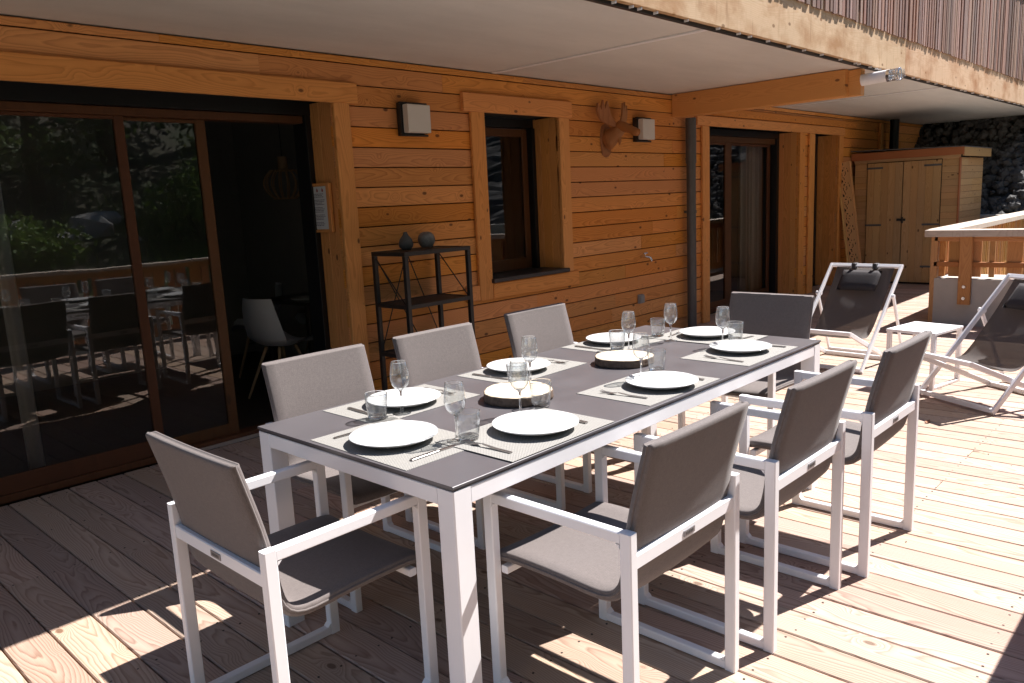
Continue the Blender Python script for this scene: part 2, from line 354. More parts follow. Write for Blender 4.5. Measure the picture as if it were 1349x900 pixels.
M_leaf = leafmat('tree_leaves', (.045, .075, .022), (.13, .18, .055)); M_grass = leafmat('meadow_grass', (.05, .10, .02), (.13, .20, .045))
M_bark = simple('tree_bark', (.09, .065, .045), .9, 0, 9, .3, .6, .3, 30)
N = NB('meadow_ground'); g = N.n('ShaderNodeNewGeometry').outputs['Position']; N.base(N.mix(N.ramp(N.noise(g, .5, 5), [(.4, (0, 0, 0)), (.6, (1, 1, 1))]), (.035, .05, .018), (.07, .06, .04))).rough(.95); M_ground = N.m
M_gravel = stone_mat('pale_gravel', (.30, .29, .27), (.45, .43, .40))
# ================================================================== SETTING
# ground : level round the terrace, rising behind the camera and beyond the far end
def gz(x, y):
    z = -.55
    if y < -3.6: z += (-3.6 - y) * .34 if y > -12 else min(60, 2.856 + (-12 - y) * .62)  # far slope steepened to block the sky mirrored in the door panes
    if x > 15: z += 0
    z += .10 * math.sin(x * .7 + y * .4) * math.cos(y * .9) * (1 if y < -4 else 0)
    return z
vs = []; fs = []; n = 90
def gc(i): t = (i / n) * 2 - 1; return math.copysign(abs(t) ** 2.2, t) * 600
for j in range(n + 1):
    for i in range(n + 1):
        x, y = gc(i), gc(j); vs.append((x, y, gz(x, y)))
for j in range(n):
    for i in range(n): a = j * (n + 1) + i; fs.append((a, a + 1, a + n + 2, a + n + 1))
tag(MB().add(vs, fs, True).build('ground', M_ground), kind='structure')
# deck
deck = empty('deck', kind='structure')
PX = .1505; JY = [-.995 + .53 * k for k in range(-5, 9)]
scr = MB()
i = 0; xk = -.284 - PX * 14
while xk < 12.6:
    x0, x1 = xk + .003, xk + PX - .003
    ya, yb = (-3.1, 3.31) if x1 < .45 else ((-1.42, 3.31) if x1 < 7.77 else (.90, 3.31))
    if x0 > 11.1: yb = 3.05
    cuts = [ya]; rr = random.random()
    if rr < .5:
        c = random.choice([j for j in JY if ya + .6 < j < yb - .6]); cuts.append(c)
    cuts.append(yb)
    for a, b in zip(cuts[:-1], cuts[1:]):
        dz = random.uniform(-.0012, .0008)
        yflat('plank', a + (.0015 if a > ya else 0), b - .0015, x0, x1, -.027 + dz, dz, M_deck, deck, .0035)
    if x0 < 8:
        for j in JY:
            if ya + .05 < j < yb - .05 and j > -2:
                for q in (.032, PX - .032):
                    scr.lathe([(0, .0006), (.0042, .0006), (.0046, -.002)], 6, T(xk + q + random.uniform(-.004, .004), j + random.uniform(-.006, .006), .0002), False)
    xk += PX; i += 1
tag(scr.build('deck_screw', M_screw, deck), kind='stuff')
MB().box(-2.4, 7.9, -3.1, 3.6, -.12, -.06).box(7.9, 12.75, .92, 3.6, -.12, -.06).build('deck_substructure', M_void, deck)
# edge of the deck behind and beside: a plank skirt
hboard('skirt_board', -2.4, .5, -.3, -.03, -3.15, -3.12, M_deck, deck)
# lower gravel terrace beyond the parapet
tag(MB().box(8.24, 12.76, -6, .9, -.35, -.25).build('gravel_terrace', M_gravel), kind='structure')
# ------------------------------------------------------------------ timber house
house = empty('timber_house', label='orange larch clad chalet wall with wooden casings, sliding glass doors and one narrow window', cat='house')
OP = [(-1.3, 1.83, 0, 2.19), (3.25, 4.18, .85, 2.19), (6.81, 9.23, 0, 2.21), (9.73, 10.61, 0, 2.21)]
zj = 2.182 - .137 * 16
for k in range(19):
    za, zb = max(.0, zj + .137 * k), min(2.505, zj + .137 * (k + 1))
    if zb - za < .03: continue
    segs = [(-2.6, 15.2)]
    for (a, b, c, d) in OP:
        if zb > c + .005 and za < d - .0: segs = [s for p, q in segs for s in ((p, min(q, a)), (max(p, b), q)) if s[1] - s[0] > .02]
    out = []
    for p, q in segs:
        while q - p > 2.4 or (q - p > 2.0 and random.random() < .5):
            m = p + random.uniform(1.2, 3.4)
            if m > q - .4: break
            out.append((p, m)); p = m
        out.append((p, q))
    for p, q in out:
        dy = random.uniform(-.0015, .0015)
        hboard('plank', p + .001, q - .001, za + .0025, zb - .0045, 3.05 + dy, 3.068 + dy, M_clad, house, .004)
core = MB()
for a, b in ((-2.6, -1.3), (1.86, 3.27), (4.21, 6.81), (9.26, 9.73), (10.64, 15.2)): core.box(a, b, 3.076, 3.33, -.1, 2.5, .001)
core.box(-1.3, 1.86, 3.10, 3.30, 2.23, 2.5, .001); core.box(3.27, 4.21, 3.076, 3.33, -.1, .835, .001); core.box(3.27, 4.21, 3.09, 3.33, 2.21, 2.5, .001)
core.box(6.81, 9.26, 3.09, 3.33, 2.25, 2.5, .001); core.box(9.73, 10.64, 3.09, 3.33, 2.25, 2.5, .001)
core.build('wall_core', M_void, house)
CF0, CF1 = 3.018, 3.0475
C_ = 'casing_board'
# door one
hboard(C_, -2.6, 2.03, 2.19, 2.325, CF0 - .004, CF1, M_case, house, .005)
vboard(C_, 1.832, 1.962, 0.004, 2.188, CF0, CF1, M_case, house, .005)
vboardy('reveal_board', 3.0485, 3.20, .004, 2.21, 1.834, 1.858, M_case, house)
vboardy('reveal_board', 3.202, 3.362, .004, 2.21, 1.834, 1.858, M_case, house)
# window
hboard(C_, 3.02, 4.35, 2.192, 2.333, CF0 - .006, CF1, M_case, house, .005)
vboard(C_, 3.10, 3.252, .71, 2.19, CF0, CF1, M_case, house, .005)
vboard(C_, 4.178, 4.315, .834, 2.19, CF0, CF1, M_case, house, .005)
hboard(C_, 3.254, 4.385, .705, .832, CF0, CF1, M_case, house, .005)
hboard(C_, 2.96, 3.098, .71, .832, CF0 + .004, CF1, M_case, house, .005)
for a, b in ((3.0485, 3.15), (3.152, 3.25), (3.252, 3.36)):
    vboardy('reveal_board', a, b, .875, 2.20, 4.181, 4.203, M_case, house)
    vboardy('reveal_board', a, b, .875, 2.20, 3.228, 3.249, M_case, house)
MB().box(3.235, 4.215, 2.985, 3.37, .838, .872, .004).build('window_sill', M_slate, house)
# right door and the opening next to it
hboard(C_, 6.53, 8.9, 2.21, 2.318, CF0 - .006, CF1, M_case, house, .005); hboard(C_, 8.902, 10.79, 2.21, 2.318, CF0 - .006, CF1, M_case, house, .005)
hboard('band_board', 6.45, 11.3, 2.33, 2.42, CF0 + .002, CF1, M_clad, house, .005)
vboard(C_, 6.655, 6.808, .004, 2.208, CF0, CF1, M_case, house, .005)
vboard(C_, 9.232, 9.40, .004, 2.208, CF0, CF1, M_case, house, .005); vboard(C_, 9.55, 9.728, .004, 2.208, CF0, CF1, M_case, house, .005)
vboard(C_, 10.612, 10.77, .004, 2.208, CF0, CF1, M_case, house, .005)
for X in (9.234, 10.614):
    for a, b in ((3.0485, 3.15), (3.152, 3.25), (3.252, 3.36)): vboardy('reveal_board', a, b, .004, 2.22, X, X + .022, M_case, house)
# sliding door one  (glass plane y=3.37)
GY = 3.37
d1 = MB(); d1.box(-1.30, 1.86, 3.30, 3.42, 2.135, 2.23, .002)
d1.box(1.79, 1.832, 3.3, 3.46, 0.0, 2.135, .002); d1.build('door_head_box', M_darkin, house)
dr = MB().box(-1.3, 1.79, 3.335, 3.44, 2.085, 2.133, .003).build('sliding_door_frame', M_frame, house); MB().box(-1.3, 1.79, 3.335, 3.45, .002, .045, .003).build('threshold', M_frame, dr)
MB().box(.6, 1.80, 3.312, 3.333, .001, .022, .002).build('door_track', M_alu, dr)
def sash(x0, x1, z0, z1, y, wl, wr, wt, wb, parent, mat=M_frame, pm=M_pane, yt=.03):
    s = MB(); s.box(x0, x0 + wl, y - yt / 2, y + yt / 2, z0, z1, .003); s.box(x1 - wr, x1, y - yt / 2, y + yt / 2, z0, z1, .003)
    s.box(x0 + wl, x1 - wr, y - yt / 2 + .001, y + yt / 2 - .001, z1 - wt, z1, .003); s.box(x0 + wl, x1 - wr, y - yt / 2 + .001, y + yt / 2 - .001, z0, z0 + wb, .003)
    o = s.build('sash', mat, parent)
    # a single sheet: the mirror of the pane is computed on its front
    MB().add([(x0 + wl, y, z0 + wb), (x1 - wr, y, z0 + wb), (x1 - wr, y, z1 - wt), (x0 + wl, y, z1 - wt)], [(0, 1, 2, 3)]).build('pane', pm, o)
    return o
s1 = sash(-1.28, .600, .046, 2.084, 3.36, .06, .055, .02, .10, dr)
s2 = sash(.560, 1.115, .046, 2.084, 3.405, .02, .065, .02, .07, dr)
# window joinery
wf = MB(); wf.box(3.25, 4.18, 3.33, 3.36, 2.125, 2.205, .002).box(4.135, 4.18, 3.31, 3.38, .873, 2.124, .002).build('window_frame_dark', M_darkin, house)
wj = MB().box(3.25, 3.30, 3.35, 3.40, .873, 2.124, .002).build('window_frame', M_frame, house)
sash(3.302, 4.134, .875, 2.122, 3.385, .05, .07, .07, .10, wj)
# right sliding door
MB().box(6.81, 9.23, 3.31, 3.42, 2.15, 2.23, .002).box(9.16, 9.232, 3.31, 3.42, .002, 2.15, .002).build('door_head_box', M_darkin, house)
d2 = MB().box(6.81, 9.16, 3.34, 3.44, 2.08, 2.149, .003).build('sliding_door_frame', M_frame, house); MB().box(6.81, 9.16, 3.34, 3.44, .002, .05, .003).build('threshold', M_frame, d2)
sash(6.83, 7.95, .051, 2.079, 3.365, .06, .16, .03, .08, d2); sash(7.90, 9.14, .051, 2.079, 3.41, .1, .08, .03, .08, d2)
d3 = MB().box(9.73, 10.61, 3.34, 3.44, 2.12, 2.22, .003).box(9.73, 9.80, 3.34, 3.44, .002, 2.12, .003).box(10.55, 10.612, 3.34, 3.44, .002, 2.12, .003).build('door_frame', M_darkin, house)
sash(9.80, 10.55, .01, 2.118, 3.39, .07, .07, .07, .12, d3)
# rooms
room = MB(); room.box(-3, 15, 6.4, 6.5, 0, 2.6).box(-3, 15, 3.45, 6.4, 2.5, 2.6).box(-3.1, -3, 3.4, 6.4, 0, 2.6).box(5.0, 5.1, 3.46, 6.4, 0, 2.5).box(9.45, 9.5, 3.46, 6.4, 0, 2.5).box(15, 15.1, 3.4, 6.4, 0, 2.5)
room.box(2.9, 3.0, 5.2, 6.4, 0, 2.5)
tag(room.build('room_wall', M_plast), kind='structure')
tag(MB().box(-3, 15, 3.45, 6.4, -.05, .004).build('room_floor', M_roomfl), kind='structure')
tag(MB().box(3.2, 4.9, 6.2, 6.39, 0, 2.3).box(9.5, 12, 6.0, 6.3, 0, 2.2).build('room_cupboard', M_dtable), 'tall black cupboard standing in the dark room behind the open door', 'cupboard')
# ------------------------------------------------------------------ balcony over the terrace
balc = empty('balcony', label='upper balcony with concrete soffit, weathered fascia board and upright larch slats', cat='balcony')
MB().box(-2.6, 19, 1.10, 3.40, 2.51, 2.74, .004).build('balcony_slab', M_slab, balc)  # far end lengthened over the rubble bank to deepen its shade
MB().box(3.375, 3.425, 1.12, 3.04, 2.500, 2.509, .001).build('joint_strip', M_white, balc); MB().box(8.58, 8.62, 1.12, 3.04, 2.500, 2.509, .001).build('joint_strip', M_white, balc)
MB().box(-2.6, 17, 1.075, 1.099, 2.482, 2.60, .001).build('drip_strip', M_darkin, balc)
for a, b in ((-2.6, 1.5), (1.502, 6.95), (6.952, 11.8), (11.802, 17)): hboard('fascia_board', a, b, 2.50, 2.90, 1.04, 1.073, M_fascia, balc, .004)
tb = MB(); x = 2.0
while x < 14.5:
    tb.box(x, x + .008, 1.044, 1.072, 2.486, 2.499, .001); x += random.choice((.08, .16, .33, .38, .27))
tag(tb.build('white_tab', M_white, balc), kind='stuff')  # small white tabs, unevenly spaced along the fascia bottom
x = 2.2
while x < 14.2:
    wd = random.choice((.032, .045, .045, .06, .07)); g = random.choice((.012, .018, .026, .036, .05)); th = random.choice((.011, .014, .017))
    vboard('slat', x, x + wd, 2.812 + random.uniform(-.006, .004), 3.86, 1.039 - th, 1.039, M_slat, balc, .002); x += wd + g
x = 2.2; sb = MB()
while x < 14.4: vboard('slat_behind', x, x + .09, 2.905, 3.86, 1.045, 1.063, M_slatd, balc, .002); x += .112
MB().box(2, 15, 1.0, 1.12, 3.87, 3.91, .004).build('balcony_handrail', M_cap, balc)
# glulam beam from wall to balcony edge
gb = empty('glulam_beam', (0, 0, 0), label='thick orange glulam beam running out from the wall under the balcony', cat='beam')
yboard('beam_ply', 1.27, 3.045, 2.275, 2.505, 6.07, 6.15, M_glulam, gb, .004)
yboard('beam_ply', 1.16, 3.045, 2.275, 2.502, 6.152, 6.24, M_glulam, gb, .004)
tl_ = empty('tube_lamp', (6.14, 1.14, 2.40), label='white tube lamp with chrome end clip fixed at the tip of the beam', cat='lamp')
MB().tube([(.02, .015, -.0), (.02, -.20, .012)], .050, 20).build('tube', M_white, tl_)
cg = MB(); cg.tube([(.02, -.20, .012), (.02, -.225, .012)], [.053, .053], 20)
for k in range(6):
    a = k * math.pi / 3; cg.tube([(.02 + .048 * math.cos(a), -.225, .012 + .048 * math.sin(a)), (.02 + .05 * math.cos(a), -.30, .012 + .05 * math.sin(a))], .005, 6)
cg.tube([(.02 + .05 * math.cos(t), -.30, .012 + .05 * math.sin(t)) for t in [k * math.pi / 8 for k in range(17)]], .006, 6); cg.tube([(.02 + .05 * math.cos(t), -.28, .012 + .05 * math.sin(t)) for t in [k * math.pi / 8 for k in range(17)]], .004, 6)
cg.build('chrome_cage', M_chrome, tl_)
MB().tube([(.02, -.226, .012), (.02, -.335, .012)], .036, 16).build('bulb_cover', M_glass, tl_)
# downpipes
dp = empty('downpipe', (6.31, 2.965, 0), label='grey round downpipe between the beam and the right sliding door', cat='pipe')
MB().tube([(0, 0, .0), (0, 0, 1.83)], .050, 20).build('pipe', M_pipe, dp); MB().tube([(0, 0, 1.80), (0, 0, 2.27)], .056, 20).build('pipe_sleeve', M_pipe, dp)
MB().tube([(0, 0, 1.27), (0, 0, 1.30)], .057, 20).box(-.012, .012, .04, .09, 1.272, 1.298).build('pipe_clip', M_pipe, dp)
dp2 = empty('downpipe', (12.62, 2.9, 0), label='dark pipe high on the wall behind the shed', cat='pipe')
MB().tube([(0, 0, 0), (0, 0, 2.5)], .07, 16).build('pipe', M_darkin, dp2)
vboard('corner_trim', 12.3, 12.42, 0, 2.45, 3.0, 3.045, M_case, house)
# ------------------------------------------------------------------ parapet and railings
tag(MB().box(7.77, 8.24, -6, .92, -.6, .480, .008).build('concrete_parapet', M_conc), 'low grey concrete parapet wall carrying the larch railing', 'parapet')
r1 = empty('railing', label='larch railing bolted to the concrete parapet, with wide uneven boards', cat='railing')
for a, b in ((-3.0, -.4), (-.398, 1.0)): yflat('handrail', a, b, 7.66, 7.86, .915, .985, M_cap, r1, .004)
yboard('rail', -3, .93, .865, .913, 7.775, 7.812, M_rail, r1); yboard('rail', -3, .93, .60, .65, 7.775, 7.812, M_rail, r1)
for y in (.565, -.55, -1.65):
    p_ = vboardy('post', y, y + .115, .215, .914, 7.715, 7.768, M_rail, r1, .004)
    b_ = MB()
    for z in (.28, .40): b_.lathe([(0, -.012), (.016, -.012), (.018, 0)], 8, T(7.712, y + .057, z) @ RY(math.pi / 2) @ T(0, 0, 0), False)
    b_.build('bolt', M_alu, r1)
vboardy('post', .90, .965, -.02, .914, 7.775, 7.84, M_rail, r1)
for a, b in ((.835, .885), (.66, .80), (.50, .648), (.38, .43), (.14, .275), (-.03, .06), (-.22, -.09), (-.33, -.29), (-.56, -.42), (-.75, -.62), (-.9, -.83), (-1.2, -1.0), (-1.5, -1.3)):
    vboardy('baluster_board', a, b, .495, .862, 7.816, 7.838, M_rail, r1, .003)
r2 = empty('railing', label='sunlit larch railing running away along the corridor beyond the parapet', cat='railing')
for a, b in ((7.87, 10.4), (10.402, 12.74)): hb = board('handrail', b - a, .26, .06, T((a + b) / 2, .90, .955), M_cap, r2, .004)
hboard('rail', 7.9, 12.74, .83, .90, .93, .965, M_rail, r2); hboard('rail', 7.9, 12.74, .12, .19, .93, .965, M_rail, r2)
x = 7.95
while x < 12.6:
    wd = random.choice((.03, .045, .06, .08)); vboard('baluster_board', x, x + wd, .06, .92, .90, .925, M_rail, r2, .002); x += wd + random.choice((.02, .035, .05))
for x in (8.3, 9.9, 11.5, 12.6): vboard('post', x, x + .09, -.2, .92, .97, 1.04, M_rail, r2)
# the railing behind the photographer's side of the terrace (seen mirrored in the doors)
r3 = empty('railing', label='larch railing along the outer edge of the terrace, mirrored in the doors', cat='railing')
for a, b in ((1.0, 4.1), (4.102, 7.65)): board('handrail', b - a, .14, .04, T((a + b) / 2, -1.33, .95), M_cap, r3, .004)
hboard('rail', 1.0, 7.7, .87, .928, -1.32, -1.29, M_rail, r3); hboard('rail', 1.0, 7.7, .12, .19, -1.32, -1.29, M_rail, r3)
x = 1.05
while x < 7.65:
    wd = random.choice((.05, .08, .10, .13)); vboard('baluster_board', x, x + wd, .06, .90, -1.345, -1.323, M_rail, r3, .002); x += wd + random.choice((.012, .02, .05))
for x in (1.0, 2.1, 3.7, 5.3, 6.9): vboard('post', x, x + .09, -.2, .926, -1.41, -1.35, M_rail, r3)
# ------------------------------------------------------------------ shed
sh = empty('garden_shed', (0, 0, 0), label='pale pine garden shed with closed double doors at the end of the deck', cat='shed')
z = .03
while z < 1.78:
    z1 = min(z + .092, 1.80)
    yboard('plank', 1.575, 1.785, z + .001, z1 - .001, 11.18, 11.20, M_shed, sh, .002)
    yboard('plank', 2.815, 2.99, z + .001, z1 - .001, 11.18, 11.20, M_shed, sh, .002)
    c = 11.6 + random.random() * .5
    hboard('plank', 11.235, c, z + .0015, z1 - .0015, 1.56, 1.58, M_shed, sh, .003); hboard('plank', c + .001, 12.45, z + .0015, z1 - .0015, 1.56, 1.58, M_shed, sh, .003)
    z = z1
MB().box(11.205, 12.44, 1.585, 3.0, 0, 1.80, .002).build('shed_core', M_void, sh)
vboard('corner_post', 11.165, 11.232, .0, 1.80, 1.552, 1.572, M_shedcap, sh); yboard('header_board', 1.56, 3.0, 1.795, 1.84, 11.165, 11.20, M_shed, sh)
yboard('edge_board', 1.50, 3.02, 1.835, 1.945, 11.09, 11.115, M_shedcap, sh); hboard('edge_board', 11.117, 12.62, 1.815, 1.935, 1.495, 1.52, M_shed, sh)
MB().add([(11.08, 1.49, 1.95), (12.65, 1.49, 1.945), (12.65, 3.03, 1.985), (11.08, 3.03, 1.99), (11.08, 1.49, 1.936), (12.65, 1.49, 1.93), (12.65, 3.03, 1.97), (11.08, 3.03, 1.975)], [(0, 1, 2, 3), (7, 6, 5, 4), (0, 4, 5, 1), (1, 5, 6, 2), (2, 6, 7, 3), (3, 7, 4, 0)]).build('roof', M_pipe, sh)
for y0, s_ in ((1.795, 1), (2.302, -1)):
    dd = MB().box(11.172, 11.178, y0, y0 + .495, .035, 1.785, .001).build('door', M_shed, sh)
    for k in range(5): vboardy('door_board', y0 + .099 * k + .001, y0 + .099 * (k + 1) - .001, .03, 1.785, 11.150, 11.171, M_shed, dd, .003)
    ye = y0 if s_ > 0 else y0 + .495
    for z in (.25, .86, 1.70):
        MB().box(11.143, 11.1495, *sorted((ye - .01 * s_, ye + .22 * s_)), z, z + .028, .001).build('hinge', M_pipe, dd)
MB().box(11.135, 11.149, 2.24, 2.36, .93, .965).box(11.12, 11.149, 2.27, 2.29, .90, .99).build('latch', M_blackm, sh)
# carved trough board leaning by the shed
cb = empty('carved_board', (10.86, 2.80, 0), label='tall narrow wooden board with carved fretwork leaning between wall and shed', cat='carved panel')
Mx = frame_from((-.06, .22, 1.82), (-1, -.15, 0), (-.0, -.01, .0))
Lb = 1.84
cbm = lambda a, b, c, d, e, f, nm, mt, par=cb: MB().box(a, b, c, d, e, f, .003).build(nm, mt, par, Mx)
cbm(0, Lb, -.085, .085, -.02, 0, 'back_board', M_carve); cbm(0, Lb, .07, .09, .001, .15, 'side_board', M_carve); cbm(0, Lb, -.088, -.07, .001, .10, 'side_board', M_carve)
cf = MB().box(0.0, Lb, -.068, .068, .001, .08, .002).build('carved_ground', M_void, cb, Mx)
fr = MB(); rnd = random.Random(3); NU, NV = 120, 11; du, dv = Lb / NU, .136 / NV
keep = set()
for u in range(NU):
    for v in range(NV):
        a = math.sin(u * .9 + math.sin(v * 1.3) * 2.2) + math.cos(v * 1.9 + math.sin(u * .45) * 2.6)
        if a < 1.0 or v in (0, NV - 1) or u in (0, NU - 1) or rnd.random() < .12: keep.add((u, v))
for (u, v) in keep:
    x0, y0 = u * du, -.068 + v * dv; fr.add([(x0, y0, .1), (x0 + du, y0, .1), (x0 + du, y0 + dv, .1), (x0, y0 + dv, .1), (x0, y0, .088), (x0 + du, y0, .088), (x0 + du, y0 + dv, .088), (x0, y0 + dv, .088)],
        [(0, 1, 2, 3)] + [f for f, nb in (((0, 4, 5, 1), (u, v - 1)), ((1, 5, 6, 2), (u + 1, v)), ((2, 6, 7, 3), (u, v + 1)), ((3, 7, 4, 0), (u - 1, v))) if nb not in keep])
tag(fr.build('fretwork', M_carve, cb, Mx), kind='stuff')
# ------------------------------------------------------------------ far retaining wall and rubble bank
tag(MB().box(12.76, 12.98, -8, 4.5, -.6, .93, .01).build('retaining_wall', M_conc), 'low dark retaining wall below the rubble bank', 'wall')
vs = []; fs = []; n = 24
for j in range(n + 1):
    for i in range(n + 1):
        y = -9 + 16 * j / n; t = i / n; vs.append((12.98 + 3.6 * t + (random.random() - .5) * .1, y, .85 + 3.4 * t + (random.random() - .5) * .1 - .05))
for j in range(n):
    for i in range(n): a = j * (n + 1) + i; fs.append((a, a + 1, a + n + 2, a + n + 1))
tag(MB().add(vs, fs).build('rubble_slope', M_rubble), kind='structure')
ico = bmesh.new(); bmesh.ops.create_icosphere(ico, subdivisions=1, radius=1); iv = [v.co.copy() for v in ico.verts]; iff = [[v.index for v in f.verts] for f in ico.faces]; ico.free()
def rock(mb, c, s, rn):
    M = T(*c) @ RZ(rn.uniform(0, 6)) @ RX(rn.uniform(0, 3)); sx, sy, sz = (s * rn.uniform(.6, 1.3) for _ in range(3))
    mb.add([(v.x * sx * rn.uniform(.8, 1.15), v.y * sy * rn.uniform(.8, 1.15), v.z * sz * rn.uniform(.7, 1.1)) for v in iv], iff, False, M)
rk = MB(); rn = random.Random(5)
for k in range(5200):
    t = rn.random(); y = rn.uniform(-1.5, 4.8); rock(rk, (12.98 + 3.6 * t, y, .86 + 3.4 * t + rn.uniform(0, .05)), rn.uniform(.035, .10), rn)
tag(rk.build('rubble_stones', M_rubble), kind='stuff')
# bank of soil and trees behind the photographer
rk = empty('boulder_group'); COL.objects.unlink(rk); bpy.data.objects.remove(rk)
for k, (x, y, s) in enumerate(((3.9, -8.4, .28), (4.5, -8.7, .42), (5.1, -8.2, .22), (3.2, -8.8, .32), (2.6, -8.3, .22), (5.0, -9.3, .35))):
    m = MB(); rock(m, (0, 0, 0), s, rn); o = m.build('boulder', M_rock); o.location = (x, y, gz(x, y) + s * .3)
    tag(o, ['pale squat boulder on the grassy bank, mirrored in the door', 'largest pale boulder on the bank, mirrored in the door', 'smaller boulder right of the largest one on the bank', 'pale boulder left of the squat one on the bank', 'leftmost boulder on the bank', 'boulder highest on the bank behind the others'][k], 'boulder', 'boulders on the garden bank')
gr = MB()
for k in range(9000):
    x, y = (rn.gauss(7.0, .9), rn.uniform(-9.5, -6)) if k % 3 else (rn.uniform(-4, 13), rn.uniform(-13, -4.5)); h = rn.uniform(.12, .38); a = rn.uniform(0, 6.28); z = gz(x, y); dx, dy = math.cos(a) * .018, math.sin(a) * .018; lx, ly = rn.uniform(-.1, .1), rn.uniform(-.1, .1)
    gr.add([(x - dx, y - dy, z - .02), (x + dx, y + dy, z - .02), (x + lx, y + ly, z + h)], [(0, 1, 2)])
tag(gr.build('meadow_grass', M_grass), kind='stuff')
def bush(x, y, r, h, label, seed):
    rn = random.Random(seed); z0 = gz(x, y); b = empty('garden_bush', (x, y, z0), label=label, cat='bush', group='bushes on the garden bank'); lf = MB(); st_ = MB()
    for k in range(7): a = rn.uniform(0, 6.28); st_.tube([(0, 0, -.1), (.3 * r * math.cos(a), .3 * r * math.sin(a), h * .4), (.7 * r * math.cos(a), .7 * r * math.sin(a), h * .75)], [.03, .02, .008], 5)
    for k in range(2600):
        d = Vector((rn.gauss(0, 1), rn.gauss(0, 1), rn.gauss(0, 1))).normalized(); q = rn.random() ** .3 * (1 + .18 * math.sin(5 * d.x + seed) + .15 * math.sin(7 * d.y)); p = Vector((d.x * r * q, d.y * r * q, h * .5 + d.z * h * .5 * q)); s = rn.uniform(.03, .07)
        u = Vector((rn.uniform(-1, 1), rn.uniform(-1, 1), rn.uniform(-.6, .6))).normalized() * s; v = Vector((rn.uniform(-1, 1), rn.uniform(-1, 1), rn.uniform(-1, 1))).normalized() * s * .7
        lf.add([p - u, p + v, p + u, p - v], [(0, 1, 2, 3)])
    st_.build('stems', M_bark, b); tag(lf.build('leaves', M_grass, b), kind='stuff')
bush(6.3, -7.6, 1.0, 1.7, 'bright green bush on the bank, mirrored in the middle door pane', 1); bush(7.7, -8.3, 1.1, 1.9, 'larger green bush on the bank beside the bright one', 2); bush(2.9, -7.2, .8, 1.0, 'low bush below the boulders of the bank', 3); bush(.9, -7.4, .9, 1.3, 'leftmost bush on the bank', 4)
def tree(x, y, h, r, label, seed):
    rn = random.Random(seed); z0 = gz(x, y); t = empty('garden_tree', (x, y, z0), label=label, cat='tree', group='trees on the garden bank')
    tk = MB(); pts = [(rn.uniform(-.1, .1) * k * .4, rn.uniform(-.1, .1) * k * .4, h * .85 * k / 5) for k in range(6)]; tk.tube([(0, 0, -.3)] + pts[1:], [.20 * h / 8 * (1 - .14 * k) for k in range(6)], 8)
    cl = []
    for k in range(22):
        a = rn.uniform(0, 6.28); zz = rn.uniform(.12, .95) * h; q = r * math.sqrt(max(.1, 1 - ((zz / h - .6) / .5) ** 2)) * rn.uniform(.5, 1); e = (q * math.cos(a), q * math.sin(a), zz)
        tk.tube([(0, 0, zz * .75), (e[0] * .5, e[1] * .5, zz * .9), e], [.06, .04, .015], 5); cl.append((e, rn.uniform(.35, .75) * r * .6))
    tk.build('trunk', M_bark, t)
    lf = MB()
    for (c, cr) in cl:
        for k in range(230):
            d = Vector((rn.gauss(0, 1), rn.gauss(0, 1), rn.gauss(0, .8))); p = Vector(c) + d.normalized() * cr * rn.random() ** .4; s = rn.uniform(.05, .11)
            u = Vector((rn.uniform(-1, 1), rn.uniform(-1, 1), rn.uniform(-.6, .6))).normalized() * s; v = Vector((rn.uniform(-1, 1), rn.uniform(-1, 1), rn.uniform(-1, 1))).normalized() * s * .7
            lf.add([p - u, p + v, p + u, p - v], [(0, 1, 2, 3)])
    tag(lf.build('crown', M_leaf, t), kind='stuff')
for a in ((1.6, -8.6, 5.5, 1.7, 'slim tree at the left end of the row on the bank', 1), (4.2, -10.6, 7, 2.3, 'broad tree right behind the boulders of the bank', 2), (8.6, -9.6, 6, 2.0, 'round tree on the bank beyond the grass patch', 3),
          (11.5, -10.5, 8, 2.6, 'tree farthest along the bank', 4), (-1.6, -9.5, 7, 2.3, 'tree on the bank behind the photographer', 5), (2.4, -12.6, 9, 3, 'dark tree high up the bank in the second row', 6), (6.6, -13, 9, 3, 'dark tree high up the bank behind the grass patch', 7), (10.6, -14, 10, 3.2, 'tall dark tree at the far end of the second row', 8), (14.5, -12, 9, 3, 'dark tree standing past the gravel terrace', 9), (5.6, -16.5, 11, 3.4, 'highest tree of the third row', 10), (.2, -16, 11, 3.4, 'left tree of the third row', 11)): tree(*a)
# ================================================================== INSIDE
pl = empty('pendant_lamp', (2.52, 4.85, 1.62), label='pendant lamp with slatted pale wood shade hanging in the dark room', cat='pendant lamp')
MB().tube([(0, 0, .34), (0, 0, .88)], .005, 6).build('cord', M_black, pl); MB().lathe([(0, .36), (.04, .355), (.045, .24), (.02, .235)], 16).build('lamp_holder', M_pend, pl)
sm = MB()
for k in range(16):
    a = k * math.pi / 8; sm.tube([((.05 + .13 * math.sin(math.pi * (.12 + .80 * t / 8)) ** .8) * math.cos(a), (.05 + .13 * math.sin(math.pi * (.12 + .80 * t / 8)) ** .8) * math.sin(a), .24 - .25 * t / 8) for t in range(9)], .006, 5)
for z, r in ((.235, .085), (-.01, .10)): sm.tube([(r * math.cos(t * math.pi / 12), r * math.sin(t * math.pi / 12), z) for t in range(25)], .007, 5)
sm.build('lamp_shade', M_pend, pl)
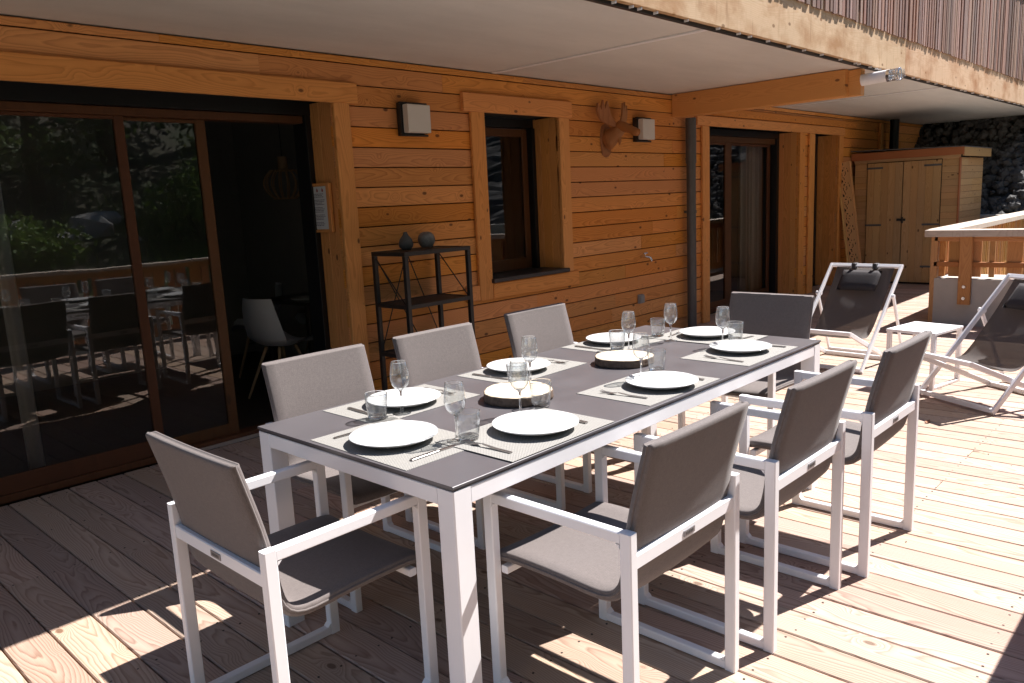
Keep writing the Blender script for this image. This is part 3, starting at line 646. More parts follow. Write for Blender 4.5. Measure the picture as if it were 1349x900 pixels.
def shell_chair():
    r = empty('shell_chair')
    prof = [(-.24, .83, .17), (-.235, .74, .20), (-.215, .62, .225), (-.185, .51, .235), (-.13, .45, .235), (-.02, .43, .235), (.12, .445, .23), (.20, .455, .22), (.23, .43, .20)]
    vs = []; fs = []; nx = 10
    for off in (0, .012):
        for (x, z, hw) in prof:
            for k in range(nx + 1):
                u = k / nx * 2 - 1; vs.append((x + (.05 * u * u if z > .5 else 0) + off * .7, u * hw, z + (.05 * u * u if z < .5 else 0) - (0 if z > .5 else off)))
    m = len(prof) * (nx + 1)
    for b in (0, m):
        for i in range(len(prof) - 1):
            for k in range(nx): a = b + i * (nx + 1) + k; fs.append((a, a + 1, a + nx + 2, a + nx + 1))
    MB().add(vs, fs, True).build('shell', M_shell, r)
    for sx, sy in ((-1, -1), (-1, 1), (1, -1), (1, 1)): MB().tube([(sx * .08, sy * .08, .42), (sx * .21, sy * .2, 0.004)], [.014, .010], 8).build('leg', M_pend, r)
    MB().tube([(-.12, -.12, .3), (.12, .12, .3)], .004, 5).tube([(-.12, .12, .3), (.12, -.12, .3)], .004, 5).build('brace', M_blackm, r)
    return r
sc0 = shell_chair()
for k, (x, y, a, lab) in enumerate(((1.95, 4.20, .15, 'white shell chair nearest the open door, seen from its side'), (2.35, 5.25, 2.6, 'white shell chair behind the indoor table, left one'), (2.95, 5.05, 2.9, 'white shell chair behind the indoor table, right one'))):
    c = sc0 if k == 0 else copy_tree(sc0); c.location = (x, y, .004); c.rotation_euler = (0, 0, a); tag(c, lab, 'chair', 'white shell chairs indoors')
dt = empty('indoor_table', (2.75, 4.5, .004), label='dark dining table in the room behind the open door', cat='table')
MB().box(-.55, .65, -.35, .4, .71, .74, .004).build('table_top', M_dtable, dt)
for sx, sy in ((-.5, -.3), (.6, -.3), (-.5, .35), (.6, .35)): MB().box(sx - .03, sx + .03, sy - .03, sy + .03, 0, .709).build('leg', M_dtable, dt)
MB().lathe([(0, .0), (.11, .0), (.13, .015), (.128, .018), (.10, .006), (0, .005)], 24).build('indoor_plate', M_porc); bpy.data.objects['indoor_plate'].location = (2.35, 4.4, .746); tag(bpy.data.objects['indoor_plate'], 'white plate on the dark table indoors', 'plate')
def curtain(name, x0, x1, y, z0, z1, amp, k, label, mat=M_curt):
    vs = []; fs = []; n = 90
    for i in range(n + 1):
        x = x0 + (x1 - x0) * i / n; yy = y + amp * math.sin(k * (x - x0)) + amp * .3 * math.sin(k * 2.3 * (x - x0))
        for j, z in enumerate((z0, (z0 + z1) / 2, z1)): vs.append((x, yy * 1 + (0 if j else .01 * math.sin(x * 20)), z))
    for i in range(n):
        for j in (0, 1): a = i * 3 + j; fs.append((a, a + 3, a + 4, a + 1))
    me = MB().add(vs, fs, True); o = me.build(name, mat); md = o.modifiers.new('thickness', 'SOLIDIFY'); md.thickness = .003
    return tag(o, label, 'curtain')
curtain('curtain', 8.55, 9.12, 3.53, .03, 2.2, .035, 55, 'pale grey curtain hanging behind the right sliding door')
curtain('curtain', -.11, -.03, 3.52, .03, 2.12, .03, 70, 'pale curtain edge behind the glass at the left end of the large door')
# ================================================================== ON THE WALL
def wall_lamp(x, z, label):
    r = empty('wall_lamp', (x, 3.05, z), label=label, cat='wall lamp', group='square outdoor wall lamps')
    m = MB().box(-.115, .115, -.035, -.0015, -.115, .115, .004).box(-.125, .125, -.06, -.036, .105, .118, .002).box(-.125, .125, -.06, -.036, -.118, -.105, .002).box(-.125, -.112, -.06, -.036, -.1, .1, .002).box(.112, .125, -.06, -.036, -.1, .1, .002)
    m.build('lamp_body', M_black, r)
    MB().box(-.105, .105, -.115, -.062, -.098, .098, .006).build('diffuser', M_opal, r)
    return r
wall_lamp(2.50, 2.105, 'square black wall lamp with opal front between door and window')
wall_lamp(5.46, 2.125, 'square black wall lamp with opal front beside the moose head')
mo = empty('moose_head', (4.89, 3.05, 2.03), label='brown wooden moose head trophy on the plank wall right of the window', cat='wall ornament')
pv = []
pm = MB()
out = [(-.11 * math.sin(t) * (1 + .15 * math.cos(2 * t)), .15 * math.cos(t) - (.04 if math.cos(t) < -.8 else 0)) for t in [2 * math.pi * k / 20 for k in range(20)]]
pm.add([(x, -.004, z) for x, z in out] + [(x * .9, -.022, z * .9) for x, z in out], [tuple(range(20))[::-1], tuple(range(20, 40))] + [(k, (k + 1) % 20, 20 + (k + 1) % 20, 20 + k) for k in range(20)])
pm.build('plaque', M_moose, mo)
def ell_tube(pts, radii, name, parent, mat, n=14):
    """tube with elliptic sections : radii = (rx, rz)"""
    vs = []; fs = []; P = [Vector(p) for p in pts]
    for i, p in enumerate(P):
        d = (P[min(i + 1, len(P) - 1)] - P[max(i - 1, 0)]).normalized(); a = Vector((1, 0, 0)); b = d.cross(a).normalized()
        for k in range(n): t = 2 * math.pi * k / n; vs.append(p + a * math.cos(t) * radii[i][0] + b * math.sin(t) * radii[i][1])
    for i in range(len(P) - 1):
        for k in range(n): fs.append((i * n + k, i * n + (k + 1) % n, (i + 1) * n + (k + 1) % n, (i + 1) * n + k))
    fs += [tuple(range(n))[::-1], tuple(range(len(vs) - n, len(vs)))]
    return MB().add(vs, fs, True).build(name, mat, parent)
ell_tube([(0, -.02, -.01), (0, -.08, .01), (0, -.15, .05), (0, -.20, .085)], [(.085, .115), (.07, .095), (.055, .07), (.05, .058)], 'neck', mo, M_moose)
ell_tube([(0, -.14, .10), (0, -.18, .11), (0, -.24, .095), (0, -.31, .065), (0, -.37, .035), (0, -.405, .025), (0, -.415, .02)], [(.03, .035), (.052, .055), (.05, .05), (.038, .038), (.042, .042), (.036, .036), (.015, .015)], 'head', mo, M_moose)
MB().tube([(0, -.17, .03), (0, -.18, -.04), (0, -.175, -.075)], [.025, .018, .006], 8).build('beard', M_moose, mo)
for s in (-1, 1):
    MB().tube([(s * .04, -.15, .135), (s * .09, -.13, .15), (s * .115, -.12, .145)], [.012, .022, .005], 8).build('ear', M_moose, mo)
    am = MB(); prof = [(.02, .13), (.06, .16), (.095, .21), (.12, .29), (.135, .35), (.155, .30), (.165, .27), (.185, .36), (.205, .30), (.21, .26), (.245, .33), (.26, .27), (.24, .20), (.21, .16), (.15, .13), (.09, .11), (.04, .10)]
    nn = len(prof); y_ = lambda x: -.17 + .30 * x
    vs = [(s * x, y_(x) - .012, z) for x, z in prof] + [(s * x, y_(x) + .012, z) for x, z in prof]
    am.add(vs, [tuple(range(nn)), tuple(range(2 * nn - 1, nn - 1, -1))] + [(k, nn + k, nn + (k + 1) % nn, (k + 1) % nn) for k in range(nn)])
    am.build('antler', M_moose, mo)
mo.scale = (.92, .92, .92)
tp = empty('wall_tap', (5.45, 3.05, .87), label='small brass tap on the plank wall above the socket', cat='tap')
MB().tube([(0, 0, 0), (0, -.07, 0), (.02, -.10, -.01), (.03, -.11, -.05)], [.014, .014, .012, .011], 10).build('spout', M_chrome, tp); MB().tube([(-.035, -.055, .035), (.035, -.055, .035)], .007, 8).tube([(0, -.055, 0), (0, -.055, .035)], .008, 8).build('handle', M_chrome, tp)
sk = empty('wall_socket', (5.41, 3.05, .44), label='small grey weatherproof socket low on the plank wall', cat='socket')
MB().box(-.04, .04, -.035, -.0015, -.045, .045, .005).build('socket_box', M_box, sk); MB().box(-.032, .032, -.045, -.0355, -.036, .034, .004).build('socket_lid', M_box, sk)
rg = empty('wall_hook', (4.90, 3.05, .13), label='small metal hose ring near the foot of the wall', cat='hook')
MB().tube([(.03 * math.cos(t * math.pi / 8), -.04, .03 * math.sin(t * math.pi / 8)) for t in range(17)], .005, 6).tube([(0, 0, .03), (0, -.04, .03)], .005, 6).build('ring', M_steel, rg)
# notice in a frame on the door reveal
nf = empty('framed_notice', (1.826, 3.25, 1.507), label='framed printed notice with three red symbols on the door reveal', cat='notice')
MB().box(-.018, -.001, -.138, .138, -.165, .165, .002).build('notice_board', M_case, nf)
MB().box(-.030, -.0185, -.145, -.108, -.168, .168, .002).build('frame_strip', M_case, nf); MB().box(-.026, -.0185, .122, .14, -.168, .168, .002).box(-.026, -.0185, -.107, .121, .150, .168, .002).box(-.026, -.0185, -.107, .121, -.168, -.150, .002).build('frame_strip', M_case, nf)
MB().box(-.0210, -.0190, -.100, .115, -.146, .146, .0003).build('paper', M_paper, nf)
lm = MB(); rn = random.Random(11); z = .095
for k in range(22):
    if k not in (3, 8, 13, 18):
        y1 = .095 - rn.uniform(0, .012); hl = rn.uniform(.10, .175); yc = .0075 if k % 5 else .0075
        yy = yc + hl / 2
        while yy > yc - hl / 2:
            wl = rn.uniform(.008, .022); lm.box(-.0222, -.0213, max(yy - wl, yc - hl / 2), yy, z - .0022, z + .0022, .0002); yy -= wl + .005
    z -= .0102
lm.build('printed_text', M_ink, nf)
ic = MB()
for y in (.07, .008, -.055): ic.lathe([(0, 0), (.009, .0001), (.011, -.001)], 10, T(-.0218, y, .118) @ RY(-math.pi / 2), False).add([(-.0219, y + .008, .122), (-.0219, y - .008, .122), (-.0219, y, .138)], [(0, 1, 2)])
ic.build('red_symbol', M_red, nf)
# ================================================================== SHELF RACK
rx0, rx1, ry0, ry1, rh = 2.02, 2.63, 2.62, 2.985, 1.19
rk = empty('metal_rack', ((rx0 + rx1) / 2, (ry0 + ry1) / 2, 0), label='dark steel shelf rack with plank shelves standing against the wall', cat='shelf')
hx, hy = (rx1 - rx0) / 2, (ry1 - ry0) / 2; q = .03
for sx in (-1, 1):
    for sy in (-1, 1): MB().box(sx * hx - (q if sx > 0 else 0), sx * hx + (0 if sx > 0 else q), sy * hy - (q if sy > 0 else 0), sy * hy + (0 if sy > 0 else q), .0, rh - .031, .001).build('upright', M_blackm, rk)
for z in (rh - .03, .80, .45, .10):
    f = MB(); f.box(-hx, hx, -hy, -hy + q, z, z + .028, .001) if z > 1 else f.box(-hx + q, hx - q, -hy + .002, -hy + q, z, z + .028, .001)
    if z > 1: f.box(-hx, hx, hy - q, hy, z, z + .028, .001); f.box(-hx, -hx + q, -hy + q, hy - q, z, z + .028, .001); f.box(hx - q, hx, -hy + q, hy - q, z, z + .028, .001)
    else: f.box(-hx + q, hx - q, hy - q, hy - .002, z, z + .028, .001); f.box(-hx + .002, -hx + q, -hy + q, hy - q, z, z + .028, .001); f.box(hx - q, hx - .002, -hy + q, hy - q, z, z + .028, .001)
    f.build('shelf_frame', M_blackm, rk)
    MB().box(-hx + q + .001, hx - q - .001, -hy + q + .001, hy - q - .001, z + .006, z + .024, .001).build('shelf_board', M_shelfb, rk)
b = MB()
for y in (hy - .012,):
    b.bar((-hx + .03, y, .50), (-.01, y, rh - .05), .008, .006); b.bar((hx - .03, y, .50), (.01, y, rh - .05), .008, .006)
    b.bar((-hx + .03, y, rh - .05), (hx - .05, y, .2), .008, .006)
for x in (-hx + .012, hx - .012): b.bar((x, -hy + .03, .82), (x, hy - .03, rh - .05), .008, .006)
b.build('cross_brace', M_blackm, rk)
v1 = MB().lathe([(0, 0), (.030, .0), (.048, .02), (.052, .045), (.042, .075), (.022, .10), (.013, .118), (.013, .125), (.008, .125)], 28).build('pear_vase', M_stone1); v1.location = (2.21, 2.83, rh - .0005); tag(v1, 'small dark pear shaped vase on top of the rack', 'vase')
v2 = MB().lathe([(0, 0), (.025, .0), (.045, .012), (.060, .040), (.063, .062), (.055, .090), (.038, .108), (.018, .115), (.014, .112), (.012, .09)], 32).build('round_vase', M_stone2); v2.location = (2.40, 2.83, rh - .0005); tag(v2, 'round mottled grey vase on top of the rack', 'vase')
# ================================================================== TABLE
TL, TW, TH = 2.452, 1.017, .75
tb = empty('dining_table', (0, 0, 0), label='long white framed outdoor dining table with dark ceramic top', cat='table')
MB().box(0, TL, 0, TW, TH - .009, TH, .0015).build('table_top', M_top, tb); MB().box(.004, TL - .004, .004, TW - .004, TH - .016, TH - .0095, .0005).build('top_backing', M_topedge, tb)
S = .068
for x in (0.002, TL - S - .002):
    for y in (.002, TW - S - .002): MB().box(x, x + S, y, y + S, .0, TH - .017, .003).build('leg', M_white, tb)
for y in (.004, TW - .034): MB().box(S + .003, TL - S - .003, y, y + .03, TH - .067, TH - .0175, .002).build('apron', M_white, tb)
for x in (.004, TL - .034): MB().box(x, x + .03, S + .003, TW - S - .003, TH - .067, TH - .0175, .002).build('apron', M_white, tb)
# ================================================================== ARMCHAIRS
def armchair():
    r = empty('armchair'); h, dpt, q, w_ = .65, .267, .036, .030
    for s in (-1, 1):
        x0, x1 = sorted((s * .284, s * (.284 - w_)))
        m = MB(); m.box(x0, x1, -dpt, -dpt + q, 0, h, .003); m.box(x0, x1, dpt - q, dpt, 0, h, .003)
        m.box(x0 + .0006, x1 - .0006, -dpt + q - .001, dpt - q + .001, .0008, q * .85, .003); m.box(x0 + .0006, x1 - .0006, -dpt + q - .001, dpt - q + .001, h - q * .9, h - .0008, .003)
        for (cy, sy) in ((-dpt + q, 1), (dpt - q, -1)):          # welded corner fillets
            for (cz, sz) in ((q * .85, 1), (h - q * .9, -1)):
                m.add([(x0 + .001, cy, cz), (x1 - .001, cy, cz), (x0 + .001, cy + sy * .012, cz), (x1 - .001, cy + sy * .012, cz), (x0 + .001, cy, cz + sz * .012), (x1 - .001, cy, cz + sz * .012)], [(2, 3, 5, 4), (0, 2, 4), (1, 5, 3)])
        m.build('side_frame', M_white, r)
    rl = MB().box(-.2535, .2535, -.262, -.236, .545, .585, .003).build('back_rail', M_white, r)
    MB().box(-.028, .028, -.2645, -.2622, .555, .573, .0006).build('logo_plate', M_logo, rl)
    g = MB()
    for k in range(5): g.box(-.020 + k * .0085, -.015 + k * .0085, -.2652, -.2646, .560, .568, .0002)
    g.build('logo_print', M_logod, rl)
    MB().box(-.2535, .2535, .205, .232, .388, .412, .003).build('front_rail', M_white, r)
    # sling: centre line of the side profile (y, z), padded
    ctl = [(.262, .418), (.255, .432), (.20, .440), (.10, .441), (0, .439), (-.10, .434), (-.15, .436), (-.185, .449), (-.208, .475), (-.219, .51), (-.226, .55), (-.232, .60), (-.252, .70), (-.278, .80), (-.298, .874), (-.3, .884)]
    pts = [Vector((0, a, b)) for a, b in ctl]; sm = []
    for i in range(len(pts) - 1):
        p0, p1, p2, p3 = pts[max(i - 1, 0)], pts[i], pts[i + 1], pts[min(i + 2, len(pts) - 1)]
        for k in range(3):
            t = k / 3; sm.append(.5 * ((2 * p1) + (p2 - p0) * t + (2 * p0 - 5 * p1 + 4 * p2 - p3) * t * t + (3 * p1 - p0 - 3 * p2 + p3) * t ** 3))
    sm.append(pts[-1]); N_ = len(sm)
    th = .0155; xs = [-.2505, -.249, -.244, -.20, -.12, 0, .12, .20, .244, .249, .2505]; pf = [0.35, .75, 1, 1, 1, 1, 1, 1, 1, .75, .35]
    vs = []; fs = []; C = len(xs)
    for side in (1, -1):
        for i, p in enumerate(sm):
            d = (sm[min(i + 1, N_ - 1)] - sm[max(i - 1, 0)]).normalized(); nrm = Vector((0, d.z, -d.y))
            if nrm.z < 0 and i < N_ / 2: nrm = -nrm
            nrm = Vector((0, -d.z, d.y)) * -1
            e = min(1, (i + .5) / 2.0, (N_ - .5 - i) / 2.0)
            for k, x in enumerate(xs):
                sag = -.010 * (1 - (x / .25) ** 2) if p.z < .5 else 0
                sagb = -.006 * (1 - (x / .25) ** 2) if p.z > .6 else 0
                v = p + nrm * side * th * pf[k] * (.45 + .55 * e); vs.append((x, v.y + sagb, v.z + sag))
    H = N_ * C
    for b in (0, H):
        for i in range(N_ - 1):
            for k in range(C - 1):
                a = b + i * C + k; f = (a, a + 1, a + C + 1, a + C); fs.append(f if b else f[::-1])
    for i in range(N_ - 1):
        for k in (0, C - 1):
            a = i * C + k; f = (a, a + C, H + a + C, H + a); fs.append(f if k else f[::-1])
    for k in range(C - 1):
        for i in (0, N_ - 1): a = i * C + k; f = (a, a + 1, H + a + 1, H + a); fs.append(f if i == 0 else f[::-1])
    sl_ = MB().add(vs, fs, True).build('sling_seat', M_fab, r, weld=True)
    for s in (-1, 1): MB().tube([(s * .2508, p.y, p.z) for p in sm[::2]], .0042, 5).build('piping', M_fab, sl_)
    return r
proto = armchair()
CH = [(.494, -.158, 0, 'armchair on the near long side, closest to the camera, its back to us'), (1.206, -.209, 0, 'middle armchair of the three on the near long side of the table'), (1.902, -.260, 0, 'armchair on the near long side, farthest right beside the loungers'),
      (.502, 1.10, math.pi, 'left armchair on the wall side of the table, in front of the open door'), (1.176, 1.10, math.pi, 'armchair on the wall side of the table, in front of the metal rack'), (1.974, 1.135, math.pi, 'armchair on the wall side of the table, under the window'),
      (-.158, .527, -math.pi / 2, 'armchair at the near end of the table, its back toward the left'), (2.715, .522, math.pi / 2, 'armchair at the far end of the table, facing us')]
for k, (x, y, a, lab) in enumerate(CH):
    c = proto if k == 0 else copy_tree(proto); c.location = (x, y, .0005); c.rotation_euler = (0, 0, a + (random.uniform(-.012, .012))); tag(c, lab, 'armchair', 'white armchairs with taupe slings round the table')
# ================================================================== TABLE SETTINGS
Z0 = TH
def mat_mesh():
    m = MB(); m.board(.50, .335, .0018, .0006); return m.mesh('placemat')
mme = mat_mesh(); mme.materials.append(M_mat)
def plate_mesh():
    wob = lambda a: 1 + .006 * math.sin(2 * a + .5) + .004 * math.sin(3 * a)
    m = MB().lathe([(0, .0012), (.055, .0010), (.085, .003), (.112, .010), (.131, .018), (.140, .0225), (.1425, .0245), (.1415, .0262), (.137, .0255), (.120, .0195), (.098, .0155), (.06, .0135), (0, .013)], 64, None, True, wob)
    me = m.mesh('plate'); me.materials.append(M_porc); return me
pme = plate_mesh()
def fork_mesh():
    m = MB(); z = .0015
    m.add([(-.0065, -.100, z), (.0065, -.100, z), (.0055, -.03, z + .001), (-.0055, -.03, z + .001), (.0028, .02, z + .006), (-.0028, .02, z + .006), (-.0065, -.100, z + .0022), (.0065, -.100, z + .0022), (.0055, -.03, z + .0036), (-.0055, -.03, z + .0036), (.0028, .02, z + .009), (-.0028, .02, z + .009)],
          [(0, 3, 2, 1), (3, 5, 4, 2), (6, 7, 8, 9), (9, 8, 10, 11), (0, 1, 7, 6), (1, 2, 8, 7), (2, 4, 10, 8), (3, 0, 6, 9), (5, 3, 9, 11)])
    m.add([(-.0028, .02, z + .0075), (.0028, .02, z + .0075), (.0115, .045, z + .003), (.0115, .062, z + .002), (-.0115, .062, z + .002), (-.0115, .045, z + .003)], [(0, 1, 2, 5), (5, 2, 3, 4)])
    for k in range(4): x = -.0098 + k * .00653; m.tube([(x, .06, z + .002), (x, .082, z + .003), (x, .099, z + .008)], [.0016, .0015, .0008], 5)
    me = m.mesh('fork'); me.materials.append(M_steel); return me
def knife_mesh():
    m = MB(); z = .0012
    m.board(.105, .0145, .0045, .0015, T(0, -.055, z + .0022) @ RZ(math.pi / 2))
    m.add([(-.006, -.003, z), (.006, -.003, z), (.009, .05, z), (.008, .09, z), (0, .112, z), (-.006, .09, z), (-.006, -.003, z + .0025), (.006, -.003, z + .002), (.009, .05, z + .0008), (.008, .09, z + .0008), (0, .112, z + .0008), (-.006, .09, z + .0025)],
          [(5, 4, 3, 2, 1, 0), (6, 7, 8, 9, 10, 11), (0, 1, 7, 6), (1, 2, 8, 7), (2, 3, 9, 8), (3, 4, 10, 9), (4, 5, 11, 10), (5, 0, 6, 11)])
    me = m.mesh('knife'); me.materials.append(M_steel); return me
fme, kme = fork_mesh(), knife_mesh()
H_ = math.pi / 2
# place : mat centre, turn (0 = diner on the near long side looking at the wall), plate centre, name
PL = [((.180, .452), -H_, (.172, .462), 'near end of the table'), ((.485, .170), 0, (.520, .163), 'near long side, first place from the camera'), ((1.220, .182), 0, (1.250, .146), 'near long side, middle place'), ((1.985, .190), 0, (2.022, .208), 'near long side, last place'),
      ((.505, .825), math.pi, (.502, .816), 'wall side, first place by the left chair'), ((1.190, .825), math.pi, (1.171, .835), 'wall side, middle place'), ((1.920, .835), math.pi, (1.924, .862), 'wall side, last place under the tap'), ((2.262, .510), H_, (2.290, .530), 'far end of the table')]
WG = [(.283, .285), (.625, .325), (1.283, .262), (2.075, .325), (.400, .702), (1.010, .620), (1.755, .648), (2.082, .618)]
TU = [(.318, .268), (.752, .340), (1.455, .300), (2.240, .345), (.303, .720), (.924, .617), (1.760, .720), (2.168, .750)]
rn = random.Random(21)
for k, (mc, a, pc, nm) in enumerate(PL):
    z = Z0 + .0012 + (.0021 if k in (1, 7) else 0); G = 'table setting '
    o = link('placemat', mme, None, None, T(mc[0], mc[1], z) @ RZ(a + rn.uniform(-.02, .02))); tag(o, 'beige woven placemat at the ' + nm, 'placemat', 'woven placemats')
    zt = z + .001
    o = link('plate', pme, None, None, T(pc[0], pc[1], zt) @ RZ(rn.uniform(0, 6))); tag(o, 'white plate at the ' + nm, 'plate', 'white dinner plates')
    for nm2, me, sx in (('fork', fme, -.19), ('knife', kme, .19)):
        lx, ly = sx + rn.uniform(-.008, .008), -.005 + rn.uniform(-.02, .01); X = mc[0] + lx * math.cos(a) - ly * math.sin(a); Y = mc[1] + lx * math.sin(a) + ly * math.cos(a)
        o = link(nm2, me, None, None, T(X, Y, zt) @ RZ(a + rn.uniform(-.12, .12))); tag(o, 'steel ' + nm2 + ' beside the plate at the ' + nm, nm2, 'cutlery on the placemats')
wft = MB().lathe([(0, .0012), (.020, .0010), (.0325, .0005), (.0328, .0018), (.016, .0045), (.008, .0062)], 40).mesh('foot'); wft.materials.append(M_glass)
wm = MB().lathe([(.013, .0905), (.020, .094), (.030, .108), (.0345, .126), (.0345, .145), (.0315, .170), (.0285, .190), (.0277, .1905), (.0272, .190)], 40)
wm.lathe([(.0272, .190), (.0302, .170), (.0332, .145), (.0332, .126), (.0288, .109), (.019, .0965), (.008, .090), (0, .088)], 40)
wme = wm.mesh('wine_glass'); wme.materials.append(M_glass)
tm = MB().lathe([(0, .0008), (.028, .0005), (.0315, .003), (.0335, .012), (.0375, .050), (.0405, .092), (.0395, .0925), (.0388, .092), (.0362, .050), (.0325, .018), (.026, .0145), (0, .0135)], 40)
tme = tm.mesh('tumbler'); tme.materials.append(M_glass)
for k, (x, y) in enumerate(WG):
    o = link('wine_glass', wme, None, None, T(x, y, Z0 + .0028) @ RZ(k)); tag(o, 'empty stemmed wine glass at the ' + PL[k][3], 'wine glass', 'wine glasses on the table')
N = NB('solid_glass'); N.base((1, 1, 1)).rough(.0); N.set(Transmission_Weight=1.0, IOR=1.5); M_solid = N.m
bse = MB().lathe([(0, .0012), (.027, .001), (.0305, .003), (.0318, .009), (.0322, .0135), (.029, .0150), (.015, .0165), (0, .0168)], 32).mesh('thick_base'); bse.materials.append(M_solid)
rim = MB().tube([(.0400 * math.cos(t * math.pi / 18), .0400 * math.sin(t * math.pi / 18), .0925) for t in range(37)], .0011, 6, cap=False).mesh('rim'); rim.materials.append(M_solid)
rim2 = MB().tube([(.0281 * math.cos(t * math.pi / 18), .0281 * math.sin(t * math.pi / 18), .1905) for t in range(37)], .0009, 6, cap=False).mesh('rim'); rim2.materials.append(M_solid)
stm = MB().lathe([(0, .003), (.008, .006), (.0048, .014), (.0036, .03), (.0035, .06), (.0042, .080), (.0085, .0875), (.013, .0915), (0, .0925)], 20).mesh('stem'); stm.materials.append(M_solid)
for o in [q for q in COL.objects if q.name.startswith('wine_glass')]: link('stem', stm, None, o); link('foot', wft, None, o); link('rim', rim2, None, o)
for k, (x, y) in enumerate(TU):
    o = link('tumbler', tme, None, None, T(x, y, Z0 + .0028) @ RZ(k)); tag(o, 'low clear water tumbler at the ' + PL[k][3], 'tumbler', 'water tumblers on the table'); link('thick_base', bse, None, o); link('rim', rim, None, o)
# log slices
N = NB('log_slice_face'); co = N.n('ShaderNodeTexCoord').outputs['Object']; s = N.n('ShaderNodeSeparateXYZ'); N.l(co, s.inputs[0])
rr = N.math('SQRT', N.math('ADD', N.math('MULTIPLY', s.outputs[0], s.outputs[0]), N.math('MULTIPLY', s.outputs[1], s.outputs[1])))
rr = N.math('ADD', rr, N.math('MULTIPLY', N.noise(co, 12, 3), .02)); rg_ = N.math('FRACT', N.math('MULTIPLY', rr, 170)); N.base(N.mix(N.math('MULTIPLY', rg_, .5), (.80, .68, .50), (.62, .46, .3))).rough(.7); M_face = N.m
M_bark2 = simple('log_bark', (.17, .12, .09), .95, 0, 60, .45, 1.0, .2, 120)
for k, (x, y, r, lab) in enumerate(((.796, .494, .135, 'round log slice with bark in the middle of the table, nearer one'), (1.526, .517, .128, 'round log slice with bark in the middle of the table, farther one'))):
    o = empty('log_slice', (x, y, Z0 + .0003), k * 1.7, lab, 'log slice', 'log slices used as trivets'); wob = (lambda kk: (lambda a: 1 + .03 * math.sin(2 * a + kk) + .018 * math.sin(5 * a + 2 * kk) + .008 * math.sin(17 * a) + .007 * math.sin(41 * a + kk) * math.sin(7 * a)))(k)
    MB().lathe([(0, 0), (r * .97, 0), (r, .003), (r * 1.01, .012), (r * .992, .022), (r * 1.005, .030), (r, .034), (r * .99, .0355), (r * .982, .0352)], 90, None, True, wob).build('bark', M_bark2, o)
    MB().lathe([(r * .983, .0340), (r * .97, .0358), (r * .5, .036), (0, .036)], 90, None, True, wob).build('cut_face', M_face, o)
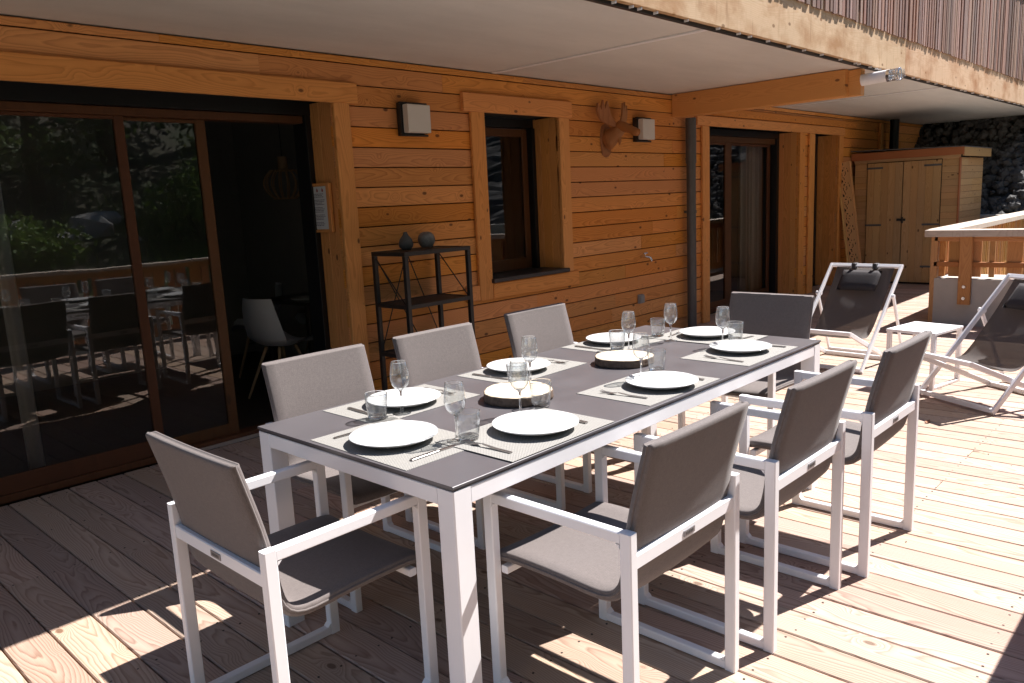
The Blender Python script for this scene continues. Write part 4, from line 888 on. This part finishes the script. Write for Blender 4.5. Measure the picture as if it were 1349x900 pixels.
# ================================================================== LOUNGERS
M_cush = simple('dark_cushion_fabric', (.045, .04, .042), .9, 0, 90, .2, .2, .2, 500)
def lounger():
    r = empty('deck_lounger'); W = .30; tube = lambda p, rr=.0155, **k: None
    def rail(name, p0, p1, w_=.022, t_=.036): return MB().bar(p0, p1, w_, t_, (0, 0, 1), .004).build(name, M_white, r)
    # local: sitter faces -X ; front feet at x=0
    top = (.755, .79)
    for s in (-1, 1): rail('back_rail', (0, s * W, .012), (top[0], s * W, top[1] - .0))
    MB().bar((top[0], -W - .011, top[1]), (top[0], W + .011, top[1]), .022, .036, (1, 0, 1), .004).build('top_bar', M_white, r)
    MB().bar((.012, -W + .012, .025), (.012, W - .012, .025), .03, .03).build('foot_bar', M_white, r)
    Wi = W - .026
    for s in (-1, 1): rail('seat_rail', (-.17, s * Wi, .345), (.62, s * Wi, .016))
    MB().bar((-.17, -Wi - .01, .345), (-.17, Wi + .01, .345), .03, .03).build('front_bar', M_white, r); MB().bar((.61, -Wi + .012, .02), (.61, Wi - .012, .02), .03, .03).build('rear_bar', M_white, r)
    for s in (-1, 1):
        xx = .54; rail('support_strut', (xx, s * (W + .024), .565), (.80, s * (W + .024), .010), .018, .03)
        MB().tube([(xx, s * (W + .034), .56), (xx, s * (W - .012), .56)], .018, 12).build('pivot', M_white, r)
    MB().bar((.80, -W - .014, .016), (.80, W + .014, .016), .025, .025).build('strut_bar', M_white, r)
    # sling
    ctl = [(-.165, .358), (-.06, .335), (.08, .285), (.20, .250), (.29, .262), (.38, .33), (.49, .45), (.62, .60), (.75, .778)]
    pts = [Vector((a, 0, b)) for a, b in ctl]; sm = []
    for i in range(len(pts) - 1):
        p0, p1, p2, p3 = pts[max(i - 1, 0)], pts[i], pts[i + 1], pts[min(i + 2, len(pts) - 1)]
        for k in range(4):
            t = k / 4; sm.append(.5 * ((2 * p1) + (p2 - p0) * t + (2 * p0 - 5 * p1 + 4 * p2 - p3) * t * t + (3 * p1 - p0 - 3 * p2 + p3) * t ** 3))
    sm.append(pts[-1]); vs = []; fs = []; n = 8
    for i, p in enumerate(sm):
        f = i / (len(sm) - 1); hw = .235 + .012 * abs(2 * f - 1)
        for k in range(n + 1): u = k / n * 2 - 1; vs.append((p.x + .012 * (1 - u * u) * (1 if p.x > .3 else 0), u * hw, p.z - .012 * (1 - u * u)))
    for i in range(len(sm) - 1):
        for k in range(n): a = i * (n + 1) + k; fs.append((a, a + 1, a + n + 2, a + n + 1))
    o = MB().add(vs, fs, True).build('sling', M_mesh, r); md = o.modifiers.new('thickness', 'SOLIDIFY'); md.thickness = .002
    # head cushion hung from the top bar
    pil = MB(); vs = []; fs = []; nx, ny = 10, 6
    for sd in (1, -1):
        for j in range(ny + 1):
            for i in range(nx + 1):
                u, v = i / nx * 2 - 1, j / ny * 2 - 1; b = (max(0, 1 - u ** 6) * max(0, 1 - v ** 4)) ** .5
                cx, cz = .722 - .085 * (1 - v) * .85, .745 - .080 * (1 - v); vs.append((cx - .022 - sd * .018 * b, u * .165, cz + .01 + sd * .012 * b))
    Q = (nx + 1) * (ny + 1)
    for b in (0, Q):
        for j in range(ny):
            for i in range(nx): a = b + j * (nx + 1) + i; fs.append((a, a + 1, a + nx + 2, a + nx + 1))
    pl_ = pil.add(vs, fs, True).build('head_cushion', M_cush, r, weld=True)
    for s in (-1, 1): MB().box(.715, .785, s * .09 - .016, s * .09 + .016, .765, .812, .004).build('strap', M_strap, pl_)
    return r
l0 = lounger(); l0.location = (5.02, .985, .001); l0.rotation_euler = (0, 0, -.06); tag(l0, 'reclining sling lounger with white frame facing the table, head cushion on top', 'lounger', 'white framed sling loungers')
l1 = copy_tree(l0); l1.location = (4.415, -.125, .001); l1.rotation_euler = (0, 0, -.53); tag(l1, 'reclining sling lounger cut by the right picture edge, near the parapet', 'lounger', 'white framed sling loungers')
st = empty('side_table', (4.97, .225, 0), -.18, 'small low white square side table standing between the two loungers', 'side table')
MB().box(-.215, .215, -.18, .18, .40, .42, .003).build('table_top', M_white, st)
for sx in (-1, 1):
    for sy in (-1, 1): MB().box(sx * .195 - .015, sx * .195 + .015, sy * .162 - .015, sy * .162 + .015, .02 , .399, .002).build('leg', M_white, st)
for sy in (-1, 1): MB().box(-.21, .21, sy * .162 - .015, sy * .162 + .015, .001, .019, .002).build('runner', M_white, st)
lt = MB(); rn = random.Random(9)
for k in range(70):
    x, y = rn.uniform(-.8, 6.5), rn.uniform(-1.2, 2.6); a = rn.uniform(0, 6.28); s = rn.uniform(.003, .009); lt.add([(x + s * math.cos(a), y + s * math.sin(a), .0015), (x - s * .4 * math.sin(a), y + s * .4 * math.cos(a), .003), (x - s * math.cos(a), y - s * math.sin(a), .0015), (x + s * .4 * math.sin(a), y - s * .4 * math.cos(a), .0012)], [(0, 1, 2), (0, 2, 3)])
tag(lt.build('deck_litter', M_bark), kind='stuff')
lf = MB().add([(-.03, 0, .004), (-.01, .014, .012), (.02, .012, .006), (.035, 0, .014), (.015, -.013, .005), (-.012, -.014, .013), (0, 0, .003)], [(6, 0, 1), (6, 1, 2), (6, 2, 3), (6, 3, 4), (6, 4, 5), (6, 5, 0)]).build('dry_leaf', simple('dry_leaf_brown', (.25, .10, .04), .8)); lf.location = (3.886, -.113, 0); tag(lf, 'small dry brown leaf lying alone on the sunlit deck', 'leaf')
